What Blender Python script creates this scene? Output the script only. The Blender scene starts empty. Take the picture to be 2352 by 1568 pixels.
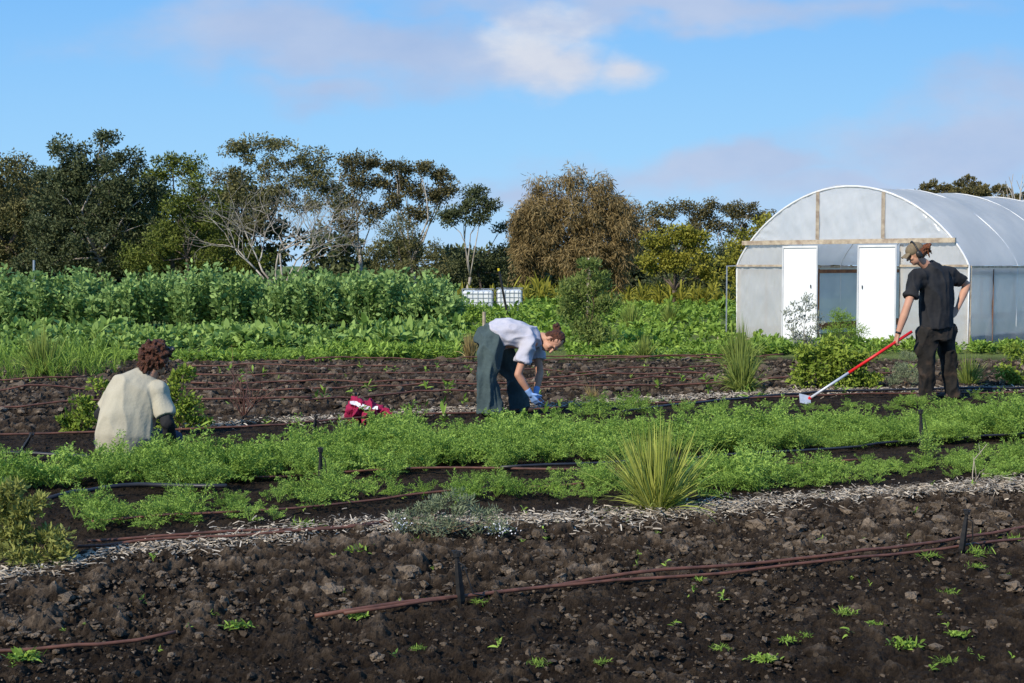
import bpy, math, random
import numpy as np
from mathutils import Vector, noise as mn
random.seed(5); rng=np.random.default_rng(7)
F=3058.0; CH=1.47; PIT=math.atan(174/F)
C=bpy.context.scene.collection
cp,sp_=math.cos(PIT),math.sin(PIT)
def ray(px,py):
    x=(px-1176)/F; y=-(py-784)/F
    return np.array([x, cp+y*sp_, -sp_+y*cp])
def P(px,py,Y):
    d=ray(px,py); return np.array([0,0,CH])+d*(Y/d[1])
def G0(px,py,z=0.0):
    d=ray(px,py); return np.array([0,0,CH])+d*((CH-z)/-d[2])
def unit(a):
    a=np.asarray(a,float); return a/np.maximum(np.linalg.norm(a,axis=-1,keepdims=True),1e-9)
top=lambda a,b,t:a*(1-t)+b*t
# ------------------------------------------------------------ geometry collector
class Geo:
    def __init__(s): s.V=[];s.L=[];s.S=[];s.A=[];s.n=0
    def add(s,V,Fc,a=None):
        V=np.asarray(V,float).reshape(-1,3);Fc=np.asarray(Fc,int)
        s.V.append(V);s.L.append((Fc+s.n).ravel());s.S.append(np.full(len(Fc),Fc.shape[1]))
        s.A.append(np.full(len(V),.5) if a is None else np.array(np.broadcast_to(a,(len(V),)),float)); s.n+=len(V)
        return s
    def mesh(s,name,org=(0,0,0),smooth=False):
        V=np.concatenate(s.V)-np.asarray(org,float); L=np.concatenate(s.L); S=np.concatenate(s.S); A=np.concatenate(s.A)
        me=bpy.data.meshes.new(name)
        me.vertices.add(len(V)); me.vertices.foreach_set('co',V.astype(np.float32).ravel())
        me.loops.add(len(L)); me.loops.foreach_set('vertex_index',L.astype(np.int32))
        me.polygons.add(len(S)); me.polygons.foreach_set('loop_start',np.concatenate([[0],np.cumsum(S)[:-1]]).astype(np.int32))
        me.update(calc_edges=True)
        at=me.attributes.new('v','FLOAT','POINT'); at.data.foreach_set('value',A.astype(np.float32))
        me.polygons.foreach_set('use_smooth',np.full(len(S),bool(smooth))); me.update()
        return me
    def build(s,name,mat,parent=None,org=None,smooth=False):
        if parent is not None:
            r=parent
            while r.parent: r=r.parent
            o0=np.array(r.location)
        else: o0=np.zeros(3) if org is None else np.asarray(org,float)
        me=s.mesh(name,o0,smooth); me.materials.append(mat)
        o=bpy.data.objects.new(name,me); C.objects.link(o)
        if parent is not None: o.parent=parent
        else: o.location=o0
        return o
def tag(o,label=None,cat=None,group=None,kind=None):
    if label:o['label']=label
    if cat:o['category']=cat
    if group:o['group']=group
    if kind:o['kind']=kind
    return o
def thing(name,label,cat,loc,group=None):
    o=bpy.data.objects.new(name,None); C.objects.link(o); o.location=loc; o.empty_display_size=.1
    return tag(o,label,cat,group)
def box(g,c,sx,sy,sz,ax=None,a=None):
    ax=np.eye(3) if ax is None else np.asarray(ax,float)
    k=np.array([[x,y,z] for x in(-.5,.5) for y in(-.5,.5) for z in(-.5,.5)])*[sx,sy,sz]
    g.add(np.asarray(c)+k@ax,[[0,1,3,2],[4,6,7,5],[0,4,5,1],[2,3,7,6],[0,2,6,4],[1,5,7,3]],a)
def bar(g,p,q,w,h,a=None):
    p=np.asarray(p,float);q=np.asarray(q,float);d=q-p;L=np.linalg.norm(d);x=d/L
    up=np.array([0,0,1.]) if abs(x[2])<.9 else np.array([0,1.,0]); y=unit(np.cross(up,x)); z=np.cross(x,y)
    box(g,(p+q)/2,L,w,h,[x,y,z],a)
def ringmesh(g,V,a=None,cap=True):
    K,n=V.shape[:2];i=np.arange(K-1)[:,None]*n;j=np.arange(n)[None];j2=(j+1)%n
    b=g.n;g.add(V.reshape(-1,3),np.stack([i+j,i+j2,i+n+j2,i+n+j],-1).reshape(-1,4),a)
    if cap:
        g.L.append(b+np.arange(n)[::-1]);g.S.append(np.array([n]));g.L.append(b+(K-1)*n+np.arange(n));g.S.append(np.array([n]))
def tube(g,pts,rad,n=6,a=None,cap=True):
    pts=np.asarray(pts,float);K=len(pts);rad=np.broadcast_to(rad,(K,))
    T=unit(np.gradient(pts,axis=0))
    ref=np.array([0,0,1.]) if abs(T[:,2]).mean()<.8 else np.array([1.,0,0])
    A=unit(np.cross(T,ref));B=np.cross(T,A);th=np.linspace(0,2*np.pi,n,endpoint=False)
    ringmesh(g,pts[:,None]+rad[:,None,None]*(np.cos(th)[None,:,None]*A[:,None]+np.sin(th)[None,:,None]*B[:,None]),a,cap)
def loft(g,rings,side,n=22):
    c=np.array([r[0] for r in rings],float);a=np.array([r[1] for r in rings]);b=np.array([r[2] for r in rings])
    T=unit(np.gradient(c,axis=0));S=unit(np.asarray(side,float)-T*(T@np.asarray(side,float))[:,None]);B=np.cross(T,S)
    th=np.linspace(0,2*np.pi,n,endpoint=False);ce=np.sign(np.cos(th))*np.abs(np.cos(th))**.85;se=np.sign(np.sin(th))*np.abs(np.sin(th))**.85
    ringmesh(g,c[:,None]+(a[:,None]*ce)[...,None]*S[:,None]+(b[:,None]*se)[...,None]*B[:,None])
def sphere_t(nu=14,nv=9):
    V=[[0,0,1]];
    for i in range(1,nv):
        t=math.pi*i/nv
        for j in range(nu): V.append([math.sin(t)*math.cos(2*math.pi*j/nu),math.sin(t)*math.sin(2*math.pi*j/nu),math.cos(t)])
    V.append([0,0,-1]);T=[];Q=[]
    for j in range(nu): T.append([0,1+j,1+(j+1)%nu]);e=1+(nv-2)*nu;T.append([len(V)-1,e+(j+1)%nu,e+j])
    for i in range(nv-2):
        for j in range(nu): a=1+i*nu+j;b=1+i*nu+(j+1)%nu;Q.append([a,a+nu,b+nu,b])
    return np.array(V,float),np.array(T),np.array(Q)
SV,ST,SQ=sphere_t()
def ell(g,c,r,ax=None,a=None):
    r=np.broadcast_to(r,(3,));ax=np.eye(3) if ax is None else np.asarray(ax,float)
    V=np.asarray(c)+(SV*r)@ax; n=g.n; g.add(V,ST,a); g.L.append((SQ+n).ravel());g.S.append(np.full(len(SQ),4))
def cap(g,p,q,r0,r1):
    p=np.asarray(p,float);q=np.asarray(q,float)
    tube(g,[p,(p+q)/2,q],[r0,(r0+r1)/2,r1],14); ell(g,p,r0);ell(g,q,r1)
def ribbons(g,base,d,L,w,droop,prof,side=None,a=None,down=(0,0,-1)):
    N=len(base);d=unit(d);L=np.broadcast_to(L,(N,));w=np.broadcast_to(w,(N,));droop=np.broadcast_to(droop,(N,))
    K=len(prof);t=np.linspace(0,1,K)
    if side is None:
        side=unit(np.cross(d,np.array([0,0,1.])+rng.normal(0,.5,(N,3))))
    cen=base[:,None]+d[:,None]*(L[:,None]*t)[...,None]+np.array(down)*(droop[:,None]*L[:,None]*t**2)[...,None]
    off=side[:,None]*(w[:,None]*np.array(prof))[...,None]/2
    V=np.stack([cen-off,cen+off],2).reshape(-1,3)
    i=(np.arange(N)*2*K)[:,None]+np.arange(K-1)*2
    Fq=np.stack([i,i+1,i+3,i+2],-1).reshape(-1,4)
    av=None if a is None else np.repeat(np.broadcast_to(a,(N,)),2*K)
    g.add(V,Fq,av)
def leaves(g,p,d,L,w,a=None,side=None):
    N=len(p);d=unit(d);L=np.broadcast_to(L,(N,))[:,None];w=np.broadcast_to(w,(N,))[:,None]
    if side is None: side=unit(np.cross(d,rng.normal(size=(N,3))))
    V=np.stack([p,p+d*L*.5+side*w*.5,p+d*L,p+d*L*.5-side*w*.5],1).reshape(-1,3)
    g.add(V,np.arange(N*4).reshape(-1,4),None if a is None else np.repeat(np.broadcast_to(a,(N,)),4))
def grid(g,fn,nu,nv,a=None):
    V=np.array([[fn(i/nu,j/nv) for j in range(nv+1)] for i in range(nu+1)]).reshape(-1,3)
    i=np.arange(nu)[:,None]*(nv+1);j=np.arange(nv)[None]
    g.add(V,np.stack([i+j,i+j+1,i+nv+2+j,i+nv+1+j],-1).reshape(-1,4),a)
# ------------------------------------------------------------ numpy noise
def h2(ix,iy,s):
    n=(ix.astype(np.int64)*374761393+iy.astype(np.int64)*668265263+s*1442695041)&0xffffffff
    n=((n^(n>>13))*1274126177)&0xffffffff; n=n^(n>>16)
    return (n&0xffff)/65535.0
def vn(x,y,s=0):
    ix=np.floor(x);iy=np.floor(y);fx=x-ix;fy=y-iy;fx=fx*fx*(3-2*fx);fy=fy*fy*(3-2*fy)
    a=h2(ix,iy,s);b=h2(ix+1,iy,s);c=h2(ix,iy+1,s);d=h2(ix+1,iy+1,s)
    return (a*(1-fx)+b*fx)*(1-fy)+(c*(1-fx)+d*fx)*fy
def fbm(x,y,s=0,o=4):
    r=0;am=.5
    for k in range(o): r=r+am*vn(x*2**k+k*7.3,y*2**k-k*3.1,s+k);am*=.5
    return r
def cell(x,y,sc,s,rm=.62):
    X=x/sc;Y=y/sc;ix=np.floor(X);iy=np.floor(Y);h=np.zeros_like(X)
    for i in(-1,0,1):
        for j in(-1,0,1):
            a=ix+i;b=iy+j;cx=a+h2(a,b,s);cy=b+h2(a,b,s+11);R=(.12+rm*h2(a,b,s+23)**2)
            d2=(X-cx)**2+(Y-cy)**2
            h=np.maximum(h,np.sqrt(np.maximum(0,R*R-d2)))
    return h
# ------------------------------------------------------------ materials
def lk(nt,a,b): nt.links.new(a,b)
def newmat(name):
    m=bpy.data.materials.new(name);m.use_nodes=True;nt=m.node_tree;nt.nodes.clear()
    return m,nt,nt.nodes.new('ShaderNodeOutputMaterial')
def mat(name,c1,c2=None,scale=8,rough=.8,bump=0,bscale=40,metal=0,attr=False,transl=0,spec=.3,alpha=0,contrast=(.35,.65)):
    m,nt,out=newmat(name);N=nt.nodes.new
    c2=c2 or tuple(x*.7 for x in c1)
    mix=N('ShaderNodeMix');mix.data_type='RGBA'
    mix.inputs[6].default_value=(*c1,1);mix.inputs[7].default_value=(*c2,1)
    tc=N('ShaderNodeTexCoord')
    if attr:
        at=N('ShaderNodeAttribute');at.attribute_name='v';lk(nt,at.outputs['Fac'],mix.inputs[0])
    else:
        n=N('ShaderNodeTexNoise');n.inputs['Scale'].default_value=scale;n.inputs['Detail'].default_value=4
        lk(nt,tc.outputs['Object'],n.inputs['Vector'])
        mr=N('ShaderNodeMapRange');mr.inputs[1].default_value=contrast[0];mr.inputs[2].default_value=contrast[1]
        lk(nt,n.outputs['Fac'],mr.inputs[0]);lk(nt,mr.outputs[0],mix.inputs[0])
    b=N('ShaderNodeBsdfPrincipled');b.inputs['Roughness'].default_value=rough;b.inputs['Metallic'].default_value=metal
    b.inputs['Specular IOR Level'].default_value=spec
    lk(nt,mix.outputs[2],b.inputs['Base Color'])
    if bump:
        n2=N('ShaderNodeTexNoise');n2.inputs['Scale'].default_value=bscale;n2.inputs['Detail'].default_value=4
        lk(nt,tc.outputs['Object'],n2.inputs['Vector'])
        bp=N('ShaderNodeBump');bp.inputs['Strength'].default_value=bump;bp.inputs['Distance'].default_value=.02
        lk(nt,n2.outputs['Fac'],bp.inputs['Height']);lk(nt,bp.outputs[0],b.inputs['Normal'])
    last=b.outputs[0]
    if transl:
        t=N('ShaderNodeBsdfTranslucent');lk(nt,mix.outputs[2],t.inputs[0])
        ms=N('ShaderNodeMixShader');ms.inputs[0].default_value=transl;lk(nt,last,ms.inputs[1]);lk(nt,t.outputs[0],ms.inputs[2]);last=ms.outputs[0]
    if alpha:
        t=N('ShaderNodeBsdfTransparent');ms=N('ShaderNodeMixShader');ms.inputs[0].default_value=alpha
        lk(nt,last,ms.inputs[1]);lk(nt,t.outputs[0],ms.inputs[2]);last=ms.outputs[0]
    lk(nt,last,out.inputs[0])
    return m
def leafm(name,dark,light,transl=.25,rough=.6): return mat(name,dark,light,attr=True,transl=transl,rough=rough,spec=.15)
M={}
M['carrot']=leafm('carrot_leaf',(.10,.19,.025),(.38,.54,.11),.3)
M['bean']=leafm('bean_leaf',(.08,.15,.035),(.38,.53,.17),.25)
M['brassica']=leafm('brassica_leaf',(.11,.20,.035),(.40,.54,.15))
M['herb']=leafm('herb_leaf',(.11,.20,.025),(.36,.50,.09))
M['lomandra']=leafm('tussock_leaf',(.16,.22,.03),(.56,.57,.14))
M['lomandra2']=leafm('tussock_leaf_dark',(.09,.14,.025),(.36,.42,.10))
M['drygrass']=leafm('dry_grass',(.2,.15,.05),(.5,.38,.17))
M['rosemary']=leafm('rosemary_leaf',(.13,.16,.08),(.36,.41,.24))
M['flower']=mat('white_flower',(.8,.8,.78),(.7,.7,.75))
M['bush']=leafm('bush_leaf',(.09,.16,.02),(.38,.46,.07))
M['redbush']=leafm('olive_bush_leaf',(.13,.15,.03),(.46,.46,.13))
M['olive']=leafm('olive_leaf',(.09,.14,.03),(.33,.39,.11))
M['silver']=leafm('silver_leaf',(.2,.22,.16),(.5,.52,.4))
M['gum_dark']=leafm('gum_leaf_dark',(.034,.044,.016),(.15,.17,.075),.12)
M['gum_olive']=leafm('gum_leaf_olive',(.055,.058,.018),(.26,.235,.095),.12)
M['gum_green']=leafm('gum_leaf_green',(.05,.07,.012),(.22,.25,.045),.15)
M['gum_brown']=leafm('gum_leaf_brown',(.05,.047,.017),(.22,.185,.075),.12)
M['sheoak']=leafm('sheoak_needles',(.12,.085,.032),(.38,.275,.12),.12)
M['ygreen']=leafm('yellow_green_leaf',(.11,.12,.012),(.42,.38,.06),.18)
M['barkpale']=mat('pale_bark',(.50,.46,.40),(.28,.23,.19),3,.9)
M['bark']=mat('brown_bark',(.16,.12,.09),(.07,.055,.045),3,.9)
M['stem']=mat('woody_stem',(.16,.10,.06),(.09,.07,.04),20)
M['skin']=mat('skin',(.52,.28,.18),(.46,.23,.15),10,.55)
M['hair']=mat('brown_hair',(.11,.038,.018),(.05,.019,.01),60,.5,bump=.8,bscale=140)
M['hair_red']=mat('reddish_hair',(.24,.08,.03),(.13,.045,.02),60,.5,bump=.8,bscale=140)
M['cream']=mat('beige_cotton',(.45,.41,.31),(.40,.36,.27),6,.9,bump=.25,bscale=25)
M['lilac']=mat('pale_lilac_cotton',(.50,.485,.53),(.44,.425,.48),8,.9,bump=.25,bscale=25)
M['black']=mat('black_cotton',(.014,.014,.016),(.022,.022,.024),8,.85,bump=.3,bscale=25)
M['navy']=mat('navy_cloth',(.04,.045,.075),(.025,.027,.045),8,.9,bump=.3)
M['teal']=mat('dark_teal_denim',(.068,.098,.098),(.042,.064,.068),7,.9,bump=.3)
M['workpant']=mat('worn_black_trouser',(.016,.014,.012),(.060,.040,.028),9,.9,bump=.3,contrast=(.5,.75))
M['boot']=mat('brown_boot',(.06,.04,.03),None,20,.7)
M['glove']=mat('blue_glove',(.25,.40,.70),(.2,.33,.6),20,.4)
M['cap']=mat('khaki_cap',(.22,.17,.10),(.16,.12,.08),30,.9)
M['plastic']=mat('black_plastic',(.015,.015,.016),(.03,.028,.026),30,.4)
M['eye']=mat('eye_dark',(.03,.02,.015),None,30,.3)
M['lip']=mat('lips',(.35,.12,.1),None,30,.5)
M['red']=mat('red_paint',(.65,.015,.015),(.55,.02,.02),20,.35)
M['alu']=mat('aluminium',(.62,.63,.65),(.52,.53,.56),20,.45,metal=.3)
M['pipe']=mat('brown_drip_pipe',(.16,.068,.044),(.08,.038,.027),15,.6)
M['bpipe']=mat('black_pipe',(.02,.02,.024),(.035,.035,.04),10,.4)
M['maroon']=mat('maroon_fleece',(.36,.014,.07),(.24,.010,.045),12,.95,bump=.4,bscale=60)
M['whitecloth']=mat('white_print',(.7,.68,.7),(.34,.10,.16),28,contrast=(.5,.62))
M['chip']=leafm('straw_chip',(.17,.13,.09),(.64,.55,.43),.05,.9)
M['timber']=mat('weathered_timber',(.50,.42,.31),(.30,.23,.17),9,.85,bump=.4,bscale=20)
M['timber_brown']=mat('brown_timber',(.28,.14,.07),(.17,.08,.05),9,.85)
M['whitepanel']=mat('white_panel',(.80,.81,.82),(.74,.76,.78),4,.45)
M['steel']=mat('galvanised_steel',(.5,.52,.54),(.4,.42,.44),20,.45,metal=.7)
M['ibc']=mat('white_tank_plastic',(.78,.79,.78),(.66,.69,.69),3,.5)
M['hoopwhite']=mat('film_wrapped_hoop',(.74,.74,.73),(.62,.62,.62),4,.5)
M['film']=mat('plastic_film',(.93,.91,.88),(.82,.81,.79),1.6,.3,bump=.9,bscale=3.5,transl=.60,alpha=.16,spec=.4)
M['film_roof']=mat('plastic_film_roof',(.90,.87,.84),(.74,.73,.72),.9,.4,bump=.6,bscale=2.2,transl=.50,alpha=.06,spec=.4)
M['film_gable']=mat('plastic_film_gable',(.92,.92,.91),(.78,.80,.81),2,.25,bump=1,bscale=4,transl=.5,alpha=.26,spec=.6)
M['yellow']=mat('yellow_tip',(.7,.55,.03),None,20)
def soil():
    m,nt,out=newmat('soil');N=nt.nodes.new
    tc=N('ShaderNodeTexCoord');at=N('ShaderNodeAttribute');at.attribute_name='v'
    gr=N('ShaderNodeAttribute');gr.attribute_name='green'
    n=N('ShaderNodeTexNoise');n.inputs['Scale'].default_value=9;n.inputs['Detail'].default_value=5;n.inputs['Roughness'].default_value=.7
    n2=N('ShaderNodeTexNoise');n2.inputs['Scale'].default_value=70;n2.inputs['Detail'].default_value=6;n2.inputs['Roughness'].default_value=.85
    lk(nt,tc.outputs['Object'],n.inputs[0]);lk(nt,tc.outputs['Object'],n2.inputs[0])
    ad=N('ShaderNodeMath');ad.operation='ADD';lk(nt,at.outputs['Fac'],ad.inputs[0])
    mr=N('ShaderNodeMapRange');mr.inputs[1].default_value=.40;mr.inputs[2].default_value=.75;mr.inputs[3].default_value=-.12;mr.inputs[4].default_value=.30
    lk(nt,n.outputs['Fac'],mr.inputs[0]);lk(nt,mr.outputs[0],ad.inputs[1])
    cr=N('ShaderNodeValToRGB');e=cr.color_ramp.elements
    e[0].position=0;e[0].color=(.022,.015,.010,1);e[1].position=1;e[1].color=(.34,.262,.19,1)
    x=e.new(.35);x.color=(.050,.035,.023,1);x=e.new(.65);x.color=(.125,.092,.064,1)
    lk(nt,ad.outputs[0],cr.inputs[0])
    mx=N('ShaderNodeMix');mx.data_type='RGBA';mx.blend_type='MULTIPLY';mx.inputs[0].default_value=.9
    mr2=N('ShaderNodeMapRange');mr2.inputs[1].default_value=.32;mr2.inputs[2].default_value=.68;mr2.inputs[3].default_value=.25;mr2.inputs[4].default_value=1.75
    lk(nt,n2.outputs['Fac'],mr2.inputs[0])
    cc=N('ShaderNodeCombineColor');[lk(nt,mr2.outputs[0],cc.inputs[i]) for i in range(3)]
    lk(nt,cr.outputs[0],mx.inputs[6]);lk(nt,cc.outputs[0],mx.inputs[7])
    g=N('ShaderNodeMix');g.data_type='RGBA';lk(nt,gr.outputs['Fac'],g.inputs[0]);lk(nt,mx.outputs[2],g.inputs[6])
    gc=N('ShaderNodeMix');gc.data_type='RGBA';gc.inputs[6].default_value=(.09,.15,.03,1);gc.inputs[7].default_value=(.18,.18,.06,1)
    lk(nt,n.outputs['Fac'],gc.inputs[0]);lk(nt,gc.outputs[2],g.inputs[7])
    b=N('ShaderNodeBsdfPrincipled');b.inputs['Roughness'].default_value=.95;b.inputs['Specular IOR Level'].default_value=.1
    lk(nt,g.outputs[2],b.inputs['Base Color'])
    bp=N('ShaderNodeBump');bp.inputs['Strength'].default_value=1;bp.inputs['Distance'].default_value=.016
    lk(nt,n2.outputs['Fac'],bp.inputs['Height']);lk(nt,bp.outputs[0],b.inputs['Normal'])
    lk(nt,b.outputs[0],out.inputs[0]);return m
M['soil']=soil()
# ------------------------------------------------------------ ground
def wpoly(pts): return np.array([G0(*p) for p in pts])
MUL=wpoly([(-500,1400),(0,1335),(350,1268),(900,1215),(1500,1190),(2000,1143),(2352,1118),(2900,1085)])
MUL2=wpoly([(-300,1010),(600,975),(1000,950),(1400,928),(1800,905),(2352,895),(2800,880)])
def yl(poly,x): return np.interp(x,poly[:,0],poly[:,1])
DRP=wpoly([(-500,1540),(0,1500),(730,1440),(1130,1375),(1500,1335),(2000,1280),(2352,1225),(2900,1150)])
def ground():
    ys=np.concatenate([np.linspace(.3,3.8,30,endpoint=False),np.geomspace(3.8,22,680,endpoint=False),np.geomspace(22,70,100,endpoint=False),np.geomspace(70,3500,40)])
    nc=1050;u=np.linspace(-1,1,nc)
    hw=1.8+.52*ys+np.maximum(0,ys-60)*1.5
    X=hw[:,None]*u[None];Y=np.broadcast_to(ys[:,None],X.shape)
    ym=yl(MUL,X);ym2=yl(MUL2,X);yd=yl(DRP,X)
    sm=lambda a,b,t:np.clip((t-a)/(b-a),0,1)
    front=1-sm(-.2,.15,Y-ym)
    tilled=front*sm(-.15,.3,Y-yd)
    back=sm(-.1,.3,Y-ym2)*(1-sm(19.5,21,Y))
    fade=1-sm(20,30,Y)
    rough=.25+.5*front+.4*tilled+.8*back
    w1=(fbm(X*14,Y*14,3)-.5)*.13;w2=(fbm(X*14,Y*14,63)-.5)*.13
    c1=cell(X+w1,Y+w2,.13,1,.5);c2=cell(X+w2,Y+w1,.058,2);c3=cell(X+w1*.4,Y+w2*.4,.026,5)
    big=fbm(X*.7,Y*.7,40);mod=np.clip((fbm(X*1.6,Y*2.6,77)-.25)*2.5,.03,1.4)
    f1=fbm(X*11,Y*11,9,6)-.5;rdg=1-np.abs(fbm(X*8,Y*11,119,5)-.47)*7
    f2=1-np.abs(fbm(X*22,Y*22,219,3)-.44)*6
    hgt=(c1*.13*.42*rough*mod+c2*.058*.50*(.25+rough*.7)*(.4+mod*.6)+c3*.026*.65+f1*.10*rough+np.clip(rdg,0,1)*.020*rough+np.clip(f2,0,1)*.010*rough+(fbm(X*45,Y*45,19)-.5)*.016+(big-.5)*.06)*fade-.012
    hgt+=.03*back*np.sin(Y*5.2)*fade
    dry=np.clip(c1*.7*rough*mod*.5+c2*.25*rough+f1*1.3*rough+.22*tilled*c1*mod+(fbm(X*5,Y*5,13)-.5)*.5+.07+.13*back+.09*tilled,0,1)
    green=sm(20.2,21.5,Y+(fbm(X,Y,8)-.5)*2)
    g=Geo();n0,n1=X.shape
    i=np.arange(n0-1)[:,None]*n1;j=np.arange(n1-1)[None]
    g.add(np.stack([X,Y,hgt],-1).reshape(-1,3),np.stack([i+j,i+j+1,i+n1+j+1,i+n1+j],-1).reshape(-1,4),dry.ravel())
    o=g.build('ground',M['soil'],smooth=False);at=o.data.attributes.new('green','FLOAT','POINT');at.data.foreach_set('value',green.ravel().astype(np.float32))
    tag(o,kind='structure')
ground()
def ico(sub):
    import bmesh
    bm=bmesh.new();bmesh.ops.create_icosphere(bm,subdivisions=sub,radius=1);V=np.array([v.co[:] for v in bm.verts]);T=np.array([[v.index for v in f.verts] for f in bm.faces]);bm.free();return V,T
I1=ico(1);I2=ico(2)
def rocks(g,pos,size,T,a):
    V0,T0=T;N=len(pos);k=len(V0)
    jit=1+rng.normal(0,.26,(N,k,1));V=V0[None]*jit*size[:,None,None]*np.stack([rng.uniform(.8,1.4,N),rng.uniform(.7,1.2,N),rng.uniform(.5,.85,N)],-1)[:,None]
    th=rng.uniform(0,6.28,N);c,s=np.cos(th),np.sin(th)
    x=V[...,0]*c[:,None]-V[...,1]*s[:,None];y=V[...,0]*s[:,None]+V[...,1]*c[:,None]
    V=np.stack([x,y,V[...,2]],-1)+pos[:,None]
    g.add(V.reshape(-1,3),(T0[None]+(np.arange(N)*k)[:,None,None]).reshape(-1,3),np.repeat(a,k))
M['clod']=mat('clod_soil',(.034,.024,.016),(.30,.23,.165),attr=True,rough=.95,bump=1,bscale=90,spec=.1)
def clods():
    g=Geo()
    N=34000;y=np.sqrt(rng.uniform(4.2**2,9.6**2,N));x=rng.uniform(-1,1,N)*(y*.43+.3)
    ok=y<yl(MUL,x)-.05;x=x[ok];y=y[ok];til=(y>yl(DRP,x)+.05)
    dn=vn(x*1.8,y*2.6,301)*.6+vn(x*6,y*6,302)*.4
    keep=rng.uniform(size=len(x))<np.where(til,.25+dn,dn*1.1-.05);x=x[keep];y=y[keep];til=til[keep]
    s=rng.lognormal(math.log(.0055),.6,len(x));s=np.clip(s*(1+.35*til),.003,.024)
    a=np.clip(rng.beta(1.1,3.8,len(x))*.85+til*.08,0,1)
    rocks(g,np.stack([x,y,s*.2+.008],-1),s,I1,a)
    N=230;y=np.sqrt(rng.uniform(4.4**2,9.3**2,N));x=rng.uniform(-1,1,N)*(y*.43);ok=(y<yl(MUL,x)-.1)&((y>yl(DRP,x)+.1)|(rng.uniform(size=N)<.12))
    x=x[ok];y=y[ok];s=rng.uniform(.014,.036,len(x));rocks(g,np.stack([x,y,s*.2+.010],-1),s,I2,rng.uniform(.2,.65,len(x)))
    for (px,py,r) in [(760,1365,.046),(935,1318,.043),(1165,1275,.026),(200,1358,.030),(370,1325,.026),(2095,1378,.034),(1740,1215,.05),(1830,1222,.042),(2300,1190,.046),(1890,1250,.034),(640,1300,.026),(2160,1200,.036),(2330,1355,.032),(865,1515,.022),(560,1310,.030),(1610,1420,.024)]:
        p=G0(px,py);rocks(g,np.array([[p[0],p[1],r*.4]]),np.array([r]),I2,np.array([.55]))
    o=g.build('soil_clods',M['clod']);tag(o,'dry crumbled soil clods scattered over the front bed','soil clods',kind='stuff')
    g=Geo();N=6000;y=np.sqrt(rng.uniform(13**2,20.5**2,N));x=rng.uniform(-1,1,N)*y*.42;ok=y>yl(MUL2,x)+.2;x=x[ok];y=y[ok]
    s=np.clip(rng.lognormal(math.log(.022),.5,len(x)),.01,.07);rocks(g,np.stack([x,y,s*.3+.02],-1),s,I1,np.clip(rng.beta(1.4,3,len(x)),0,1))
    o=g.build('tilled_clods',M['clod']);tag(o,'brown soil lumps in the tilled bed beyond the workers','soil clods',kind='stuff')
clods()
def mulch(poly,wd,n,label,x0,x1,Lr,wr):
    g=Geo();x=rng.uniform(x0,x1,n);y=yl(poly,x)+rng.normal(0,wd,n)*(.5+1.0*vn(x*1.5,x*0,3))
    keep=vn(x*2.2,y*4,51)+.35*rng.uniform(size=n)>.44;x=x[keep];y=y[keep];n=len(x)
    b=np.stack([x,y,rng.uniform(.015,.05,n)],-1);th=rng.uniform(0,6.28,n)
    d=np.stack([np.cos(th),np.sin(th)*.8,rng.normal(0,.2,n)],-1)
    ribbons(g,b,d,rng.uniform(*Lr,n),rng.uniform(*wr,n),rng.uniform(-.1,.3,n),[1,1,.8],a=rng.beta(1.2,1.5,n))
    o=g.build('straw_mulch',M['chip']);tag(o,label,'mulch',kind='stuff')
mulch(MUL,.15,21000,'pale wood chip mulch strip between front bed and carrots',-4.2,5.5,(.012,.055),(.003,.009))
mulch(MUL2,.17,7500,'pale mulch strip beside the maroon jacket and bending person',-3,7,(.02,.07),(.005,.012))
# ------------------------------------------------------------ carrots
def carrot_t(seed):
    r=np.random.default_rng(seed);p=[];d=[];L=[];g=Geo();bs=[];bd=[];bl=[];dr=[]
    for f in range(12):
        az=r.uniform(0,6.28);el=math.radians(r.uniform(30,86));D=np.array([math.cos(az)*math.cos(el),math.sin(az)*math.cos(el),math.sin(el)]);LL=r.uniform(.14,.29)
        dp=r.uniform(.1,.5);bs.append([0,0,0]);bd.append(D);bl.append(LL);dr.append(dp)
        S=unit(np.cross(D,[0,0,1]))
        for t in np.linspace(.35,1,9):
            c=D*LL*t+np.array([0,0,-1])*dp*LL*t*t;T=unit(D+np.array([0,0,-2*dp*t]))
            for sg in(-1,1):
                pl=.055*(1.15-t)*r.uniform(.7,1.3)+.010
                pd=unit(S*sg+T*.9+r.normal(0,.25,3))
                for q in(.25,.5,.75,1.):
                    p.append(c+pd*pl*q);d.append(unit(pd+r.normal(0,.7,3)));L.append(r.uniform(.011,.022))
    bs=np.array(bs,float)
    ribbons(g,bs,np.array(bd),np.array(bl),.004,np.array(dr),[1,.8,.5],a=.3)
    n=len(p);leaves(g,np.array(p),np.array(d),np.array(L),np.array(L)*.36,a=r.uniform(.05,1,n))
    return np.concatenate(g.V),np.concatenate([l.reshape(-1,4) for l in g.L]),np.concatenate(g.A)
CT=[carrot_t(i) for i in range(5)]
def place(g,T,pos,scale,av=None):
    V,Fq,A=T;N=len(pos);th=rng.uniform(0,6.28,N);c=np.cos(th)[:,None];s=np.sin(th)[:,None]
    X=np.stack([V[:,0]*c-V[:,1]*s,V[:,0]*s+V[:,1]*c,V[:,2]+0*c],-1)*scale[:,None,None]+pos[:,None]
    a=np.clip(A[None]*.8+.08+rng.normal(.0,.13,(N,1)),0,1)
    g.add(X.reshape(-1,3),(Fq[None]+(np.arange(N)*len(V))[:,None,None]).reshape(-1,4),a.ravel())
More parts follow.
